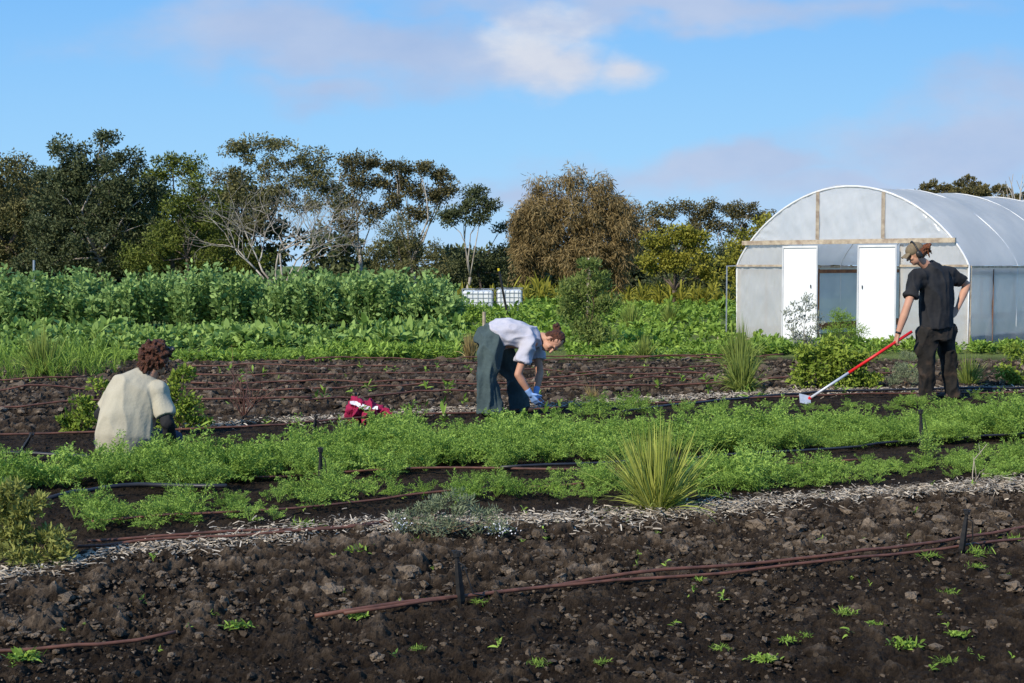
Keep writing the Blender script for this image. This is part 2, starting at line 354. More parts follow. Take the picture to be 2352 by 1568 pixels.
def strip_pts(fr,bk,dens,rnd=rng):
    fr=wpoly(fr);bk=wpoly(bk);out=[]
    for i in range(len(fr)-1):
        a,b,c,d=fr[i],fr[i+1],bk[i],bk[i+1]
        area=.5*abs(np.linalg.norm(b-a)+np.linalg.norm(d-c))*.5*(np.linalg.norm((c-a)[:2])+np.linalg.norm((d-b)[:2]))
        n=max(1,int(area*dens));t=rnd.uniform(size=n)[:,None];s=rnd.uniform(size=n)[:,None]
        out.append((a*(1-t)+b*t)*(1-s)+(c*(1-t)+d*t)*s)
    return np.concatenate(out)
def carrot_bed(name,label,fr,bk,dens,sc,gap=0.,cat='carrot plants'):
    p=strip_pts(fr,bk,dens)
    p=p+np.stack([rng.normal(0,.05,len(p)),rng.normal(0,.07,len(p)),0*p[:,0]],-1)
    if gap: p=p[vn(p[:,0]*2.2,p[:,1]*2.2,91)+.3*rng.uniform(size=len(p))>gap]
    g=Geo();k=rng.integers(0,5,len(p))
    sv=sc*(.50+.9*vn(p[:,0]*1.9,p[:,1]*2.6,33))*rng.uniform(.65,1.25,len(p))
    for i in range(5):
        q=p[k==i]
        if len(q): place(g,CT[i],q,sv[k==i])
    o=g.build(name,M['carrot']);tag(o,label,cat,kind='stuff')
carrot_bed('carrot_bed','thick feathery green carrot bed running behind the front tussock',
  [(-150,1146),(0,1134),(400,1122),(800,1094),(1300,1070),(1500,1058),(1800,1040),(2352,1008),(2600,992)],
  [(-150,1118),(0,1106),(400,1085),(700,1048),(900,1012),(1200,1000),(1500,1004),(2352,958),(2600,946)],48,1.16,.14)
carrot_bed('carrot_row','thinner carrot row between the main bed and the mulch strip',
  [(110,1218),(500,1204),(800,1174),(1200,1152),(1500,1140),(1750,1134),(2352,1092),(2600,1074)],
  [(150,1178),(500,1160),(800,1126),(1200,1116),(1500,1098),(1750,1092),(2352,1048),(2600,1030)],42,.86,.30)
carrot_bed('carrot_patch','low feathery greens in a broken row beside the hoe head',
  [(1330,965),(1560,958),(1800,955),(2100,938),(2500,920)],[(1340,948),(1560,940),(1800,940),(2100,924),(2500,908)],24,.72,.45)
# ------------------------------------------------------------ foliage plants
def foliage(g,blobs,cr,dens_c,nl,L,asp=.35,droop=0,up=0,flat=.75):
    res=[]
    for c,r in blobs:
        r=np.array(r,float);area=r[0]*r[2]/(cr*cr);n=max(3,int(area*dens_c))
        d=unit(rng.normal(size=(n,3)));rad=rng.uniform(size=(n,1))**.40
        cc=np.array(c)+d*rad*np.maximum(r-cr*.5,r*.3)
        res.append(cc)
        m=n*nl;idx=np.repeat(np.arange(n),nl);crr=cr*rng.uniform(.55,1.25,n)[idx][:,None]
        od=unit(rng.normal(size=(m,3)));off=od*crr*(rng.uniform(size=(m,1))**.5)*[1,1,flat]
        p=cc[idx]+off;dd=od*.5+rng.normal(0,.6,(m,3))+np.array([0,0,up-droop])
        ca=rng.uniform(-.18,.18,n)[idx]
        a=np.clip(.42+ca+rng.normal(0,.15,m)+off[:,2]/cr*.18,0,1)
        LL=L*rng.uniform(.6,1.35,m)
        leaves(g,p,dd,LL,LL*asp,a)
    return res
def limb(g,p,q,r0,r1,bend=.12,n=5,sides=6):
    p=np.asarray(p,float);q=np.asarray(q,float);L=np.linalg.norm(q-p);t=np.linspace(0,1,n)[:,None]
    off=rng.normal(0,bend*L,3)*[1,1,.4];pts=p*(1-t)+q*t+off*np.sin(t*np.pi)+np.array([0,0,.10*L])*np.sin(t*np.pi)
    pts[1:-1]+=rng.normal(0,.015*L,(n-2,3))
    tube(g,pts,np.linspace(r0,r1,n),sides);return pts
def plant(name,label,cat,D,bpx,blobs,leafmat,L,cr,dens=1.3,nl=40,trunk=None,barkm='bark',fork=.35,r0=None,twigs=3,asp=.42,droop=0,up=0,flat=.75,group=None,part='crown',tpart='trunk',depth=.8):
    base=P(bpx,784,D);base[2]=0;s=D/F;W=[]
    for (px,py,rx,ry) in blobs:
        c=P(px,py,D+rng.uniform(-.25,.25)*rx*s);W.append((c,(rx*s,(rx+ry)/2*s*depth,ry*s)))
    root=thing(name,label,cat,base,group)
    g=Geo();tree=part=='crown';cl=foliage(g,W,cr,dens*(1.9 if tree else 1.5),int(nl*(2.5 if tree else 1.9)),L*(.80 if tree else 1),asp*(1.15 if tree else 1),droop,up,flat)
    H=max(c[2]+r[2] for c,r in W);r0=r0 or H*.018
    t=Geo();fk=base+np.array([rng.normal(0,.02)*H,0,H*fork])
    limb(t,base-[0,0,.05],fk,r0,r0*.75,.03,5,8)
    for (c,r),cc in zip(W,cl):
        e=np.array(c)-[0,0,r[2]*.2];pts=limb(t,fk,e,r0*.42,r0*.15,.10,6)
        for k in rng.choice(len(cc),min(len(cc),twigs),replace=False):
            s0=pts[rng.integers(3,6)];limb(t,s0,cc[k],r0*.14,r0*.05,.08,4,5)
    t.build(tpart,M[barkm],root,smooth=True);g.build(part,M[leafmat],root)
    return root
def rblobs(cx,cy,rx,ry,n,br,sd):
    r=np.random.default_rng(sd);o=[]
    for i in range(n):
        a=r.uniform(0,6.28);q=r.uniform(.35,1)**.6;b=br*r.uniform(.7,1.25)
        o.append((cx+math.cos(a)*q*(rx-b*.8),cy+math.sin(a)*q*(ry-b*.8),b*1.1,b*.9))
    o.append((cx,cy,rx*.55,ry*.55));return o
plant('gum_tree','brown topped tree at the far left edge behind the beans','tree',58,20,[(20,380,60,42),(60,440,60,65),(-30,450,80,90),(10,540,90,100),(60,600,80,70),(50,500,70,60),(-60,560,80,90)],'gum_olive',.17,.5,1.4,60)
plant('gum_tree','tall dark grey-green gum on the left with a jagged crown','tree',54,230,[(150,345,48,36),(235,322,45,32),(300,362,50,42),(140,415,80,65),(250,420,95,80),(190,370,70,50),(130,510,85,80),(290,510,90,80),(200,560,120,90),(90,600,70,60),(210,470,100,70),(320,590,70,60),(340,440,40,50)],'gum_dark',.165,.42,1.35,55,barkm='barkpale',twigs=3,fork=.25)
plant('gum_tree','olive crowned tree between the dark gum and pale branched gum','tree',57,400,[(385,370,45,40),(440,390,50,45),(360,430,65,60),(480,440,45,50),(320,480,60,60),(400,500,90,80),(460,560,80,70),(350,570,80,70)],'gum_green',.165,.45,1.3,55)
plant('wattle_tree','bright olive green conical tree left of the pale branched gum','tree',51,430,[(440,425,35,32),(420,475,60,45),(480,500,60,50),(400,560,90,65),(500,575,85,70),(340,590,70,60),(570,610,60,50)],'gum_green',.14,.40,1.6,55)
def palegum():
    D=50;base=P(645,784,D);base[2]=0
    root=thing('gum_tree','pale barked gum with bare white branches showing below its crown','tree',base)
    t=Geo()
    def rec(p,d,L,r,k):
        n=4;pts=[p]
        for i in range(n):
            d=unit(d+rng.normal(0,.13,3)+np.array([0,0,.03]));pts.append(pts[-1]+d*L/n)
        tube(t,np.array(pts),np.linspace(r,r*.62,n+1),6 if k<3 else 4)
        if k>=7: return
        for j in range(3 if k in(2,3) else 2):
            nd=unit(d*1.0+rng.normal(0,.55,3)*np.array([1.15,.8,.6])+np.array([0,0,.05]));rec(pts[-1] if j<2 else pts[2],nd,L*rng.uniform(.62,.86),r*.60,k+1)
    for ang,L in((-.75,1.35),(-.45,1.6),(-.15,1.75),(.15,1.75),(.45,1.65),(.8,1.4)):
        rec(base+[0,0,.3],np.array([math.sin(ang),rng.normal(0,.2)-.25,math.cos(ang)]),L,.050,1)
    limb(t,base-[0,0,.1],base+[0,0,.5],.15,.11,.01)
    t.build('trunk',M['barkpale'],root,smooth=True)
    g=Geo();s=D/F
    W=[(P(px,py,D+1.0),(rx*s,rx*s*.8,ry*s)) for px,py,rx,ry in [(545,350,50,38),(590,335,50,26),(640,330,60,26),(705,360,62,40),(525,395,50,48),(610,385,70,45),(735,405,60,50),(680,420,70,45),(765,450,50,38),(550,450,50,45),(630,450,60,40),(700,470,60,40),(580,510,50,40)]]
    foliage(g,W,.36,2.4,120,.11,.46,.2);g.build('crown',M['gum_olive'],root)
palegum()
plant('gum_tree','slim umbrella gum just right of the pale bare-limbed gum','tree',56,830,[(800,370,42,30),(845,372,38,28),(820,415,55,40),(790,465,50,40),(870,425,35,28),(850,490,42,36),(800,520,45,40)],'gum_brown',.14,.36,1.4,55,barkm='barkpale',fork=.3,twigs=3,r0=.10)
plant('gum_tree','umbrella gum with high rounded crown clumps left of centre','tree',56,950,[(905,388,42,26),(960,388,52,28),(1010,402,40,30),(925,425,52,32),(985,445,55,36),(900,465,42,30),(1035,440,32,28),(955,495,50,28)],'gum_brown',.14,.34,1.45,55,barkm='barkpale',fork=.25,twigs=3,r0=.10)
plant('gum_tree','small umbrella gum leaning right with thin pale stems','tree',56,1070,[(1085,445,40,24),(1118,468,34,26),(1068,480,44,28),(1020,498,42,28),(1100,500,42,20)],'gum_dark',.14,.34,1.6,58,barkm='barkpale',fork=.2,twigs=3,r0=.08)
plant('wattle_tree','round olive brown tree below the umbrella gums','tree',49,930,[(910,530,50,42),(870,580,45,45),(960,570,60,50),(1010,610,50,45),(920,620,80,50),(860,640,40,30)],'gum_olive',.12,.34,1.6,55,asp=.3)
plant('scrub_tree','low dark tree filling the gap behind the water tanks','tree',57,1110,[(1060,600,45,40),(1110,600,38,35),(1150,590,34,40),(1150,525,26,20),(1165,630,35,40),(1090,640,50,35),(1180,560,24,40)],'gum_dark',.14,.38,1.3,50,twigs=3)
plant('sheoak_tree','large rounded brown she-oak near the centre with drooping needles','tree',50,1330,rblobs(1325,520,160,140,16,58,4)+[(1250,440,48,42),(1310,415,50,36),(1390,432,48,38),(1220,560,60,60),(1440,530,60,70),(1205,610,40,60),(1420,620,60,60),(1320,600,80,60)],'sheoak',.26,.34,1.3,50,asp=.12,droop=.9,twigs=3,flat=1.1)
plant('scrub_tree','rounded yellow-green tree with visible forked trunk right of the she-oak','tree',45,1545,[(1500,560,42,38),(1550,540,52,30),(1600,555,50,38),(1520,600,60,32),(1590,605,60,38),(1490,605,30,28),(1625,635,34,24)],'ygreen',.13,.32,1.7,52,fork=.22,twigs=3,r0=.10)
plant('gum_tree','distant dark gum between the she-oak and yellow-green tree','tree',66,1530,[(1500,490,50,32),(1560,480,50,24),(1610,500,45,35),(1520,550,70,55),(1450,560,50,65),(1590,560,60,50)],'gum_brown',.16,.42,1.4,50,barkm='bark',twigs=3)
plant('gum_tree','distant umbrella gum left of the polytunnel','tree',66,1660,[(1630,475,45,26),(1680,480,50,26),(1720,490,42,30),(1650,515,48,28),(1750,500,40,26),(1700,530,40,26)],'gum_brown',.15,.4,1.4,50,barkm='barkpale',twigs=3,fork=.2,r0=.09)
plant('wattle_tree','dense olive tree touching the left edge of the polytunnel','tree',42,1730,[(1760,520,38,42),(1720,560,48,48),(1690,610,44,52),(1770,600,50,60),(1740,650,60,40)],'ygreen',.13,.34,1.7,50)
plant('scrub_tree','dark low tree in the shade beneath the yellow-green tree','tree',60,1640,[(1600,620,60,50),(1660,590,60,50),(1500,650,60,40),(1650,660,50,40)],'gum_dark',.15,.42,1.5,50)
for i,(x,tp_,w) in enumerate([(2145,412,48),(2222,402,52),(2295,420,48),(2350,432,44)]):
    bl=[(x+w*k,tp_+10+22*abs(k)+rng.uniform(0,8),6,15) for k in(-.8,-.5,-.25,0,.25,.5,.8)]+[(x,tp_+46,w*1.1,24),(x,tp_+95,w*1.2,45)]
    plant('conifer_tree',['brown tipped conifer top leftmost above the polytunnel roof','broadest brown conifer top above the polytunnel roof','brown conifer top second from the right above the roof','low conifer top at the right edge above the roof'][i],'tree',60,x,bl,'gum_brown',.13,.15,1.6,26,up=.9,twigs=2)
gb=Geo();tb=P(2340,784,52);tb[2]=0
rt=thing('bare_tree','leafless pale branched tree at the right edge above the polytunnel','tree',tb)
for k in range(16):
    q=P(2335+rng.normal(0,22),rng.uniform(385,450),52);limb(gb,tb+[0,0,2.0],q,.035,.010,.08,5,5)
limb(gb,tb,tb+[0,0,2.0],.09,.07);gb.build('trunk',M['barkpale'],rt)
def scrub():
    g=Geo();W=[]
    for i in range(210):
        if i<75: px=rng.uniform(-400,620);py=rng.uniform(440,600)
        elif i<150: px=rng.uniform(-400,1230);py=rng.uniform(550,690)
        else: px=rng.uniform(1180,1900);py=rng.uniform(600,690)
        if 1020<px<1200: py=max(py,615)
        if px>780 and px<1200: py=max(py,570)
        Y=rng.uniform(60,66);W.append((P(px,py,Y),(1.4,1.0,1.2)))
    for i in range(80):
        px=rng.uniform(-900,3400);Y=rng.uniform(70,85);W.append((P(px,660,Y),(2.4,1.2,1.2)))
    foliage(g,W,.55,1.7,75,.26,.55)
    tag(g.build('distant_scrub',M['gum_dark']),'dark scrub massed under the trees along the far boundary','scrub',kind='stuff')
scrub()
# ------------------------------------------------------------ beans, brassicas, greens
def beans():
    g=Geo();st=Geo()
    x0=P(-150,700,31)[0];x1=P(1050,700,31)[0]
    N=1000;x=rng.uniform(x0,x1,N);y=rng.uniform(29.8,33.0,N)
    pk=np.array([P(a,700,31)[0] for a in(-120,20,160,300,360,480,560,680,740,830,900,985)]);hh=np.array([1.22,1.17,1.36,1.02,1.30,1.38,1.24,1.17,1.24,1.24,1.20,1.14]);wd=np.array([.5,.45,.55,.4,.45,.65,.45,.45,.45,.45,.45,.45])
    prof=np.max(hh[None]*np.sqrt(np.clip(1-((x[:,None]-pk[None])/(wd[None]*1.25))**2,0.28,1)),1)
    H=(prof*(.78+.34*vn(x*3,y*1.2,15))+rng.normal(0,.07,N))*rng.uniform(.75,1.08,N)
    b=np.stack([x,y,0*x],-1);ln=rng.normal(0,.12,(N,2));tp_=b+np.stack([ln[:,0],ln[:,1],H],-1)
    ribbons(st,b,tp_-b,H,.02,0,[1,1,1],a=.2)
    m=75;t=rng.uniform(.05,1,(N,m))**.7;c=(b[:,None]*(1-t[...,None])+tp_[:,None]*t[...,None]).reshape(-1,3)
    od=rng.normal(size=(N*m,3));od[:,2]=np.abs(od[:,2])*.6+.3;od=unit(od)
    p=c+od*rng.uniform(.0,.15,(N*m,1));L=rng.uniform(.07,.16,N*m)
    leaves(g,p,od+rng.normal(0,.4,od.shape),L,L*.6,a=np.clip(rng.normal(.3,.26,N*m)+t.ravel()*.35-.08,0,1))
    g.add(np.concatenate(st.V),np.concatenate(st.L).reshape(-1,4),.2)
    tag(g.build('broad_bean_row',M['bean']),'tall glaucous broad bean plants forming a hedge on the left','bean plants',kind='stuff')
beans()
def rosettes(name,label,cat,fr,bk,dens,size,m,n=14,gap=0,asp=.42,el=(20,75),prof=(.25,.8,1,.55,.05)):
    p=strip_pts(fr,bk,dens)
    if gap: p=p[vn(p[:,0]*1.5,p[:,1]*1.5,17)+.3*rng.uniform(size=len(p))>gap]
    N=len(p);sz=size*(.45+1.1*vn(p[:,0]*1.1,p[:,1]*.8,29))*rng.uniform(.7,1.25,N)
    b=np.repeat(p,n,0);s=np.repeat(sz,n);M_=N*n
    az=rng.uniform(0,6.28,M_);e=np.radians(rng.uniform(*el,M_));d=np.stack([np.cos(az)*np.cos(e),np.sin(az)*np.cos(e),np.sin(e)],-1)
    b=b+np.stack([0*s,0*s,s*rng.uniform(0,.8,M_)],-1)
    side=unit(np.cross(d,np.array([0,0,1.]))+rng.normal(0,.45,(M_,3)))
    L=s*rng.uniform(.4,1.1,M_);g=Geo()
    ribbons(g,b,d,L,L*asp,rng.uniform(.1,.7,M_),list(prof),side,a=np.clip(np.repeat(rng.uniform(.2,.7,N),n)+rng.normal(0,.2,M_),0,1))
    return tag(g.build(name,M[m]),label,cat,kind='stuff')
BP=(.2,.8,1,.7,.15)
rosettes('brassica_row','broad leaved brassicas in the row below the bean hedge','brassica plants',[(-150,812),(500,808),(1060,808)],[(-150,772),(500,768),(1060,765)],26,.21,'brassica',30,.14,.42,(25,85),prof=BP)
rosettes('brassica_patch','leafy brassicas in the rows right of the bending person','brassica plants',[(1060,806),(1400,808),(1800,800)],[(1060,755),(1400,755),(1800,758)],14,.16,'herb',22,.30,.38,(25,85),prof=BP)
rosettes('kale_row','darker leafy rows in front of the water tanks and she-oak','leafy crop',[(1040,750),(1400,750),(1700,745)],[(1060,712),(1400,708),(1700,708)],6.5,.26,'herb',24,.3,.28)
rosettes('herb_edge','low bright green herbs edging the far side of the tilled bed','herbs',[(-150,832),(500,835),(700,832),(1060,822)],[(-150,812),(500,812),(700,810),(1060,806)],85,.12,'herb',24,.20,.24)
rosettes('herb_edge_right','low green cover along the path before the polytunnel','herbs',[(1300,828),(1700,822),(1850,812),(2400,812)],[(1300,806),(1700,800),(1850,795),(2400,798)],45,.13,'herb',20,.35,.28)
rosettes('onion_rows','thin upright bright green onion tops at the left edge','onion plants',[(-100,885),(120,880),(260,868)],[(-100,835),(120,832),(300,835)],34,.28,'herb',16,.1,.035,(50,88),(.8,1,.8,.5,.1))
rosettes('meadow','tall mixed greens and yellow-green weeds before the far trees','weeds',[(1050,715),(1400,712),(1750,712)],[(1060,697),(1400,695),(1750,695)],2.4,.52,'ygreen',30,.15,.11,(40,88))
# ------------------------------------------------------------ tussocks and shrubs
def tussock(label,px,py,h,spread,n,wd,mt,droop=(.1,.6),name='grass_tussock',cat='grass tussock',lean=0):
    b=G0(px,py);g=Geo();az=rng.uniform(0,6.28,n);tilt=np.abs(rng.normal(0,spread,n));tilt=np.minimum(tilt,1.3)
    d=np.stack([np.cos(az)*np.sin(tilt)+lean,np.sin(az)*np.sin(tilt),np.cos(tilt)],-1)
    rr=rng.uniform(0,.08,n)*h/.6;p=b+np.stack([np.cos(az)*rr,np.sin(az)*rr,0*rr],-1)
    ribbons(g,p,d,h*rng.uniform(.4,1.1,n),wd*rng.uniform(.6,1.3,n),rng.uniform(*droop,n)*np.sin(tilt)*1.5,[1,1,.95,.85,.65,.4,.05],a=np.clip(rng.normal(.5,.3,n),0,1))
    return tag(g.build(name,M[mt],org=b),label,cat)
tussock('large yellow-green strappy tussock standing in the front mulch strip',1510,1175,.585,.52,620,.010,'lomandra',(.05,.5))
tussock('green strappy tussock with drooping blades left of the hoe',1705,900,.66,.55,500,.012,'lomandra2',(.3,1.0))
tussock('taller pale green tussock behind, by the polytunnel door corner',1700,850,.78,.6,500,.012,'lomandra2',(.3,.9))
tussock('dark green tussock beside the onions on the left',98,868,.75,.5,380,.014,'lomandra2')
tussock('small olive tussock beyond the tilled bed near the young shrub',1480,825,.42,.5,300,.012,'lomandra2')
tussock('dry straw coloured tuft just left of the bending person',1080,825,.45,.3,260,.012,'drygrass')
tussock('small green tussock to the right of the hoeing person',2225,890,.45,.45,260,.012,'lomandra2')
tussock('olive tussock in the far greens left of the polytunnel',1540,745,.62,.5,200,.02,'lomandra2')
tussock('wispy olive tussock in the far greens behind the young shrub',1450,760,.75,.45,240,.02,'lomandra2')
tussock('brown dried tuft at the near edge of the tilled bed',1360,918,.22,.5,90,.008,'drygrass',name='dry_tuft',cat='dry grass')
def shrub(label,D,bx,blobs,lm,L,cr,**k):
    k.setdefault('r0',.012);k.setdefault('barkm','stem')
    return plant(k.pop('name','shrub'),label,k.pop('cat','shrub'),D,bx,blobs,lm,L,cr,part='foliage',tpart='stem',**k)
def gD(py): return G0(1176,py)[1]
shrub('reddish olive bush at the left edge of the front bed',gD(1305),60,[(20,1140,50,40),(75,1165,50,45),(30,1220,70,50),(110,1225,55,45),(60,1270,95,35),(130,1275,45,28),(10,1180,50,50)],'redbush',.034,.06,dens=1.5,nl=50,asp=.32,up=.4,fork=.1,twigs=4)
shrub('leafy green shrub behind and right of the seated person',gD(995),410,[(420,855,35,28),(400,900,45,35),(440,930,45,30),(380,955,50,30),(450,970,40,22),(300,890,40,35)],'bush',.040,.07,dens=1.2,nl=36,asp=.5,up=.3,fork=.1,twigs=4)
shrub('low green shrub left of the seated person',gD(990),190,[(180,925,35,25),(150,960,35,25),(205,955,45,30),(230,890,25,25),(170,980,45,18)],'bush',.040,.07,dens=1.2,nl=36,asp=.5,up=.3,fork=.1,twigs=4)
shrub('rounded dark green bush below the polytunnel doorway',gD(895),1905,[(1860,810,45,35),(1910,800,50,35),(1960,820,48,38),(1860,860,60,35),(1930,865,65,35),(1990,865,40,32),(1900,835,70,40)],'bush',.050,.1,dens=1.5,nl=42,asp=.5,fork=.1,twigs=3)
shrub('airy silver leaved shrub in front of the left tunnel door',gD(838),1838,[(1825,720,28,40),(1850,700,26,35),(1875,740,26,35),(1820,770,28,32),(1850,780,35,28)],'silver',.055,.09,dens=1.1,nl=17,asp=.3,up=.6,fork=.15,twigs=7)
shrub('feathery bright green fennel standing in the tunnel doorway',23.2,1935,[(1935,735,36,30),(1915,760,30,24),(1960,760,32,24)],'herb',.06,.12,dens=1.6,nl=55,asp=.14,up=.5,fork=.2,name='fennel_plant',cat='fennel')
shrub('leafy green bush cut by the right edge of the photo',gD(890),2335,[(2330,800,30,35),(2310,850,35,32),(2350,870,45,28),(2370,820,35,40)],'bush',.05,.1,dens=1.3,nl=38,asp=.45,fork=.1)
shrub('grey-green rosemary bush beside the hoeing person',gD(893),2078,[(2070,845,30,30),(2100,865,30,25),(2055,875,28,20),(2085,820,22,20)],'rosemary',.04,.08,dens=1.6,nl=48,asp=.14,up=.7,fork=.1)
shrub('upright olive green young shrub with loose twigs right of centre',gD(808),1350,[(1350,615,36,30),(1330,655,50,35),(1380,650,42,35),(1345,700,65,38),(1395,705,48,35),(1340,750,62,38),(1375,770,55,30),(1300,690,34,42)],'olive',.085,.15,dens=1.5,nl=48,asp=.26,up=.6,fork=.2,twigs=4,r0=.03,name='young_tree',cat='young tree')
shrub('low leafy bush near the black stake behind the bending person',gD(765),1095,[(1095,710,32,22),(1070,725,28,18),(1120,725,28,18)],'herb',.08,.14,dens=1.4,nl=36,asp=.4,fork=.1)
r=shrub('sprawling grey rosemary with small white flowers on front mulch',gD(1240),1020,[(930,1190,45,25),(990,1170,55,35),(1050,1160,55,35),(1110,1185,50,28),(1150,1215,40,20),(1020,1210,85,28),(930,1215,45,15)],'rosemary',.030,.052,dens=1.3,nl=46,asp=.15,up=.5,fork=.12,twigs=5)
fl=Geo();fp=[]
for cx,cy,sx,sy,k in((920,1205,28,12,40),(1150,1215,35,14,70)):
    for i in range(k): fp.append(P(cx+rng.normal(0,sx*.5),cy+rng.normal(0,sy*.6),gD(1240)-rng.uniform(.05,.16)))
leaves(fl,np.array(fp),rng.normal(size=(len(fp),3)),.010,.008);tag(fl.build('flowers',M['flower'],r),kind='stuff')
def twiggy(label,px,py,h,n,m='stem',name='bare_shrub',k_=1):
    b=G0(px,py);g=Geo()
    for i in range(n):
        q=b+np.array([rng.normal(0,.45)*h,rng.normal(0,.3)*h,h*rng.uniform(.4,1)]);pts=limb(g,b,q,.004*k_,.002*k_,.1,5,4)
        for k in range(3): s=pts[rng.integers(1,5)];limb(g,s,s+rng.normal(0,.18,3)*h+[0,0,.12*h],.002*k_,.001*k_,.1,3,3)
    tag(g.build(name,M[m],org=b),label,'shrub')
M['redtwig']=mat('red_twig',(.16,.075,.055),None,20)
twiggy('leafless reddish twiggy shrub on the tilled bed beside the seated person',560,960,.5,12,'redtwig',k_=1.3)
twiggy('single dry stalk leaning in the mulch at the right',2235,1120,.3,2,'chip','dry_stalk')
WL='small bright green weed sprouting from the dark front soil'
for i,(px,py,s) in enumerate([(545,1448,.07),(1940,1418,.06),(1655,1500,.055),(2075,1492,.08),(1850,1470,.04),(1100,1392,.05),(820,1425,.05),(2245,1278,.09),(2135,1285,.07),(50,1520,.08),(1235,1535,.05),(475,1420,.05),(1752,1525,.06),(2180,1370,.05),(2330,1245,.06),(2005,1445,.045),(960,1500,.04),(1380,1532,.04),(2200,1468,.05),(2170,1530,.05),(700,1215,.10),(820,1275,.08),(1265,1135,.16),(1640,1145,.13),(1610,1340,.04),(945,1250,.08),(2245,1310,.06),(1810,1480,.04)]):
    b=G0(px,py);b[2]=.018;n=110;g=Geo();az=rng.uniform(0,6.28,n);e=np.radians(rng.uniform(8,75,n))
    d=np.stack([np.cos(az)*np.cos(e),np.sin(az)*np.cos(e),np.sin(e)],-1);L=s*rng.uniform(.2,.75,n)
    ribbons(g,np.repeat(b[None],n,0)+rng.normal(0,s*.28,(n,3))*[1.3,1,0],d,L,L*(.08 if i%3 else .22),rng.uniform(.1,.6,n),[.4,1,.8,.1],a=rng.uniform(0,.8,n))
    tag(g.build('weed',M['herb'],org=b),WL,'weed','small weeds sprouting in the front soil')
rosettes('seedling_weeds','tiny green seedlings dotted over the soil between rows','seedlings',[(-50,1560),(1100,1560),(2400,1560)],[(0,1180),(1200,1100),(2352,1080)],3.6,.035,'herb',9,.35,.22)
rosettes('seedling_weeds_far','small weeds dotted across the mulch and back tilled soil','seedlings',[(450,1000),(1200,975),(2352,930)],[(450,850),(1200,850),(2352,850)],2.4,.10,'herb',9,.5,.25)
# ------------------------------------------------------------ pipes
def pipe(label,pts,r,m,z=.035,name='drip_pipe',cat='drip pipe',group=None,wob=.01):
    w=np.array([G0(x,y) for x,y in pts]);t=np.concatenate([[0],np.cumsum(np.linalg.norm(np.diff(w,axis=0),axis=1))])
    n=max(12,int(t[-1]/.18));tt=np.linspace(0,t[-1],n)
    q=np.stack([np.interp(tt,t,w[:,k]) for k in range(3)],-1)
    for _ in range(8): q[1:-1]=q[:-2]*.25+q[1:-1]*.5+q[2:]*.25
    off=rng.normal(0,1,(2,n+6));ker=np.array([.1,.2,.4,.2,.1,0,0])
    q[:,2]=z+wob*1.3*np.convolve(off[0],ker,'valid');q[:,1]+=wob*2.2*np.convolve(off[1],ker,'valid')
    g=Geo();tube(g,q,r,8);return tag(g.build(name,M[m],org=q[n//2],smooth=True),label,cat,group)
pipe('brown drip pipe crossing the front bed past the nearest riser',[(725,1438),(1040,1392),(1130,1374),(1500,1337),(2000,1283),(2352,1228),(2600,1180)],.0088,'pipe',.046)
pipe('second brown drip pipe lying alongside the nearest riser line',[(790,1432),(900,1412),(1060,1392),(1300,1355),(1600,1335),(1900,1312),(2200,1268),(2500,1222)],.0078,'pipe',.034)
pipe('brown drip pipe half buried at the bottom left corner',[(-100,1518),(100,1503),(400,1475)],.0075,'pipe',.030)
pipe('brown drip pipe along the left mulch strip, nearer of two',[(180,1275),(500,1252),(870,1222)],.008,'pipe',.045)
pipe('brown drip pipe along the left mulch strip, farther of two',[(200,1266),(500,1243),(860,1215),(1000,1205)],.008,'pipe',.045)
pipe('brown drip pipe emerging from the thin carrot row on the left',[(210,1214),(500,1198),(700,1180),(880,1152),(1100,1135),(1380,1120)],.008,'pipe',.04)
pipe('brown drip pipe running through the carrots near the middle riser',[(380,1118),(700,1100),(1000,1085),(1350,1098),(1600,1080),(2000,1068)],.008,'pipe',.04)
pipe('thick black irrigation pipe curving through the carrots at lower left',[(110,1172),(180,1150),(300,1135),(400,1135),(520,1142)],.014,'bpipe',.07,cat='irrigation pipe',name='irrigation_pipe')
pipe('black irrigation pipe at the left edge beside the tilted stake',[(-100,1058),(80,1055),(220,1062)],.013,'bpipe',.05,cat='irrigation pipe',name='irrigation_pipe')
pipe('black pipe on the soil gap at the right beyond the thin row',[(1150,1092),(1500,1068),(1850,1050),(2100,1022),(2352,1010)],.010,'bpipe',.05,cat='irrigation pipe',name='irrigation_pipe')
pipe('brown drip pipe along the near edge of the back mulch, past jacket',[(-100,1012),(200,1003),(600,992),(900,965),(1300,945),(1600,930),(1900,915),(2352,908)],.010,'pipe',.045)
pipe('black pipe bundle passing behind the bent person toward the hoe',[(1430,960),(1600,938),(1760,918),(1900,912),(2100,905),(2352,902)],.013,'bpipe',.06,cat='irrigation pipe',name='irrigation_pipe')
for pts in ([(-100,886),(200,879)],[(-100,915),(240,905),(470,905),(1000,896),(1640,880),(2100,868)],[(430,850),(900,850),(1400,836),(1800,828)],[(450,872),(900,868),(1300,862),(1700,852)],[(440,889),(900,885),(1300,874),(1650,868)],
            [(470,838),(1000,833),(1300,828),(1760,833)],[(700,930),(1000,912),(1300,900),(1680,893)],[(-100,950),(250,940),(500,934),(720,928)]):
    pipe('brown drip pipe stretched over the dark tilled bed behind the workers',pts,.0105,'pipe',.070,group='drip pipes over the back tilled bed',wob=.025)
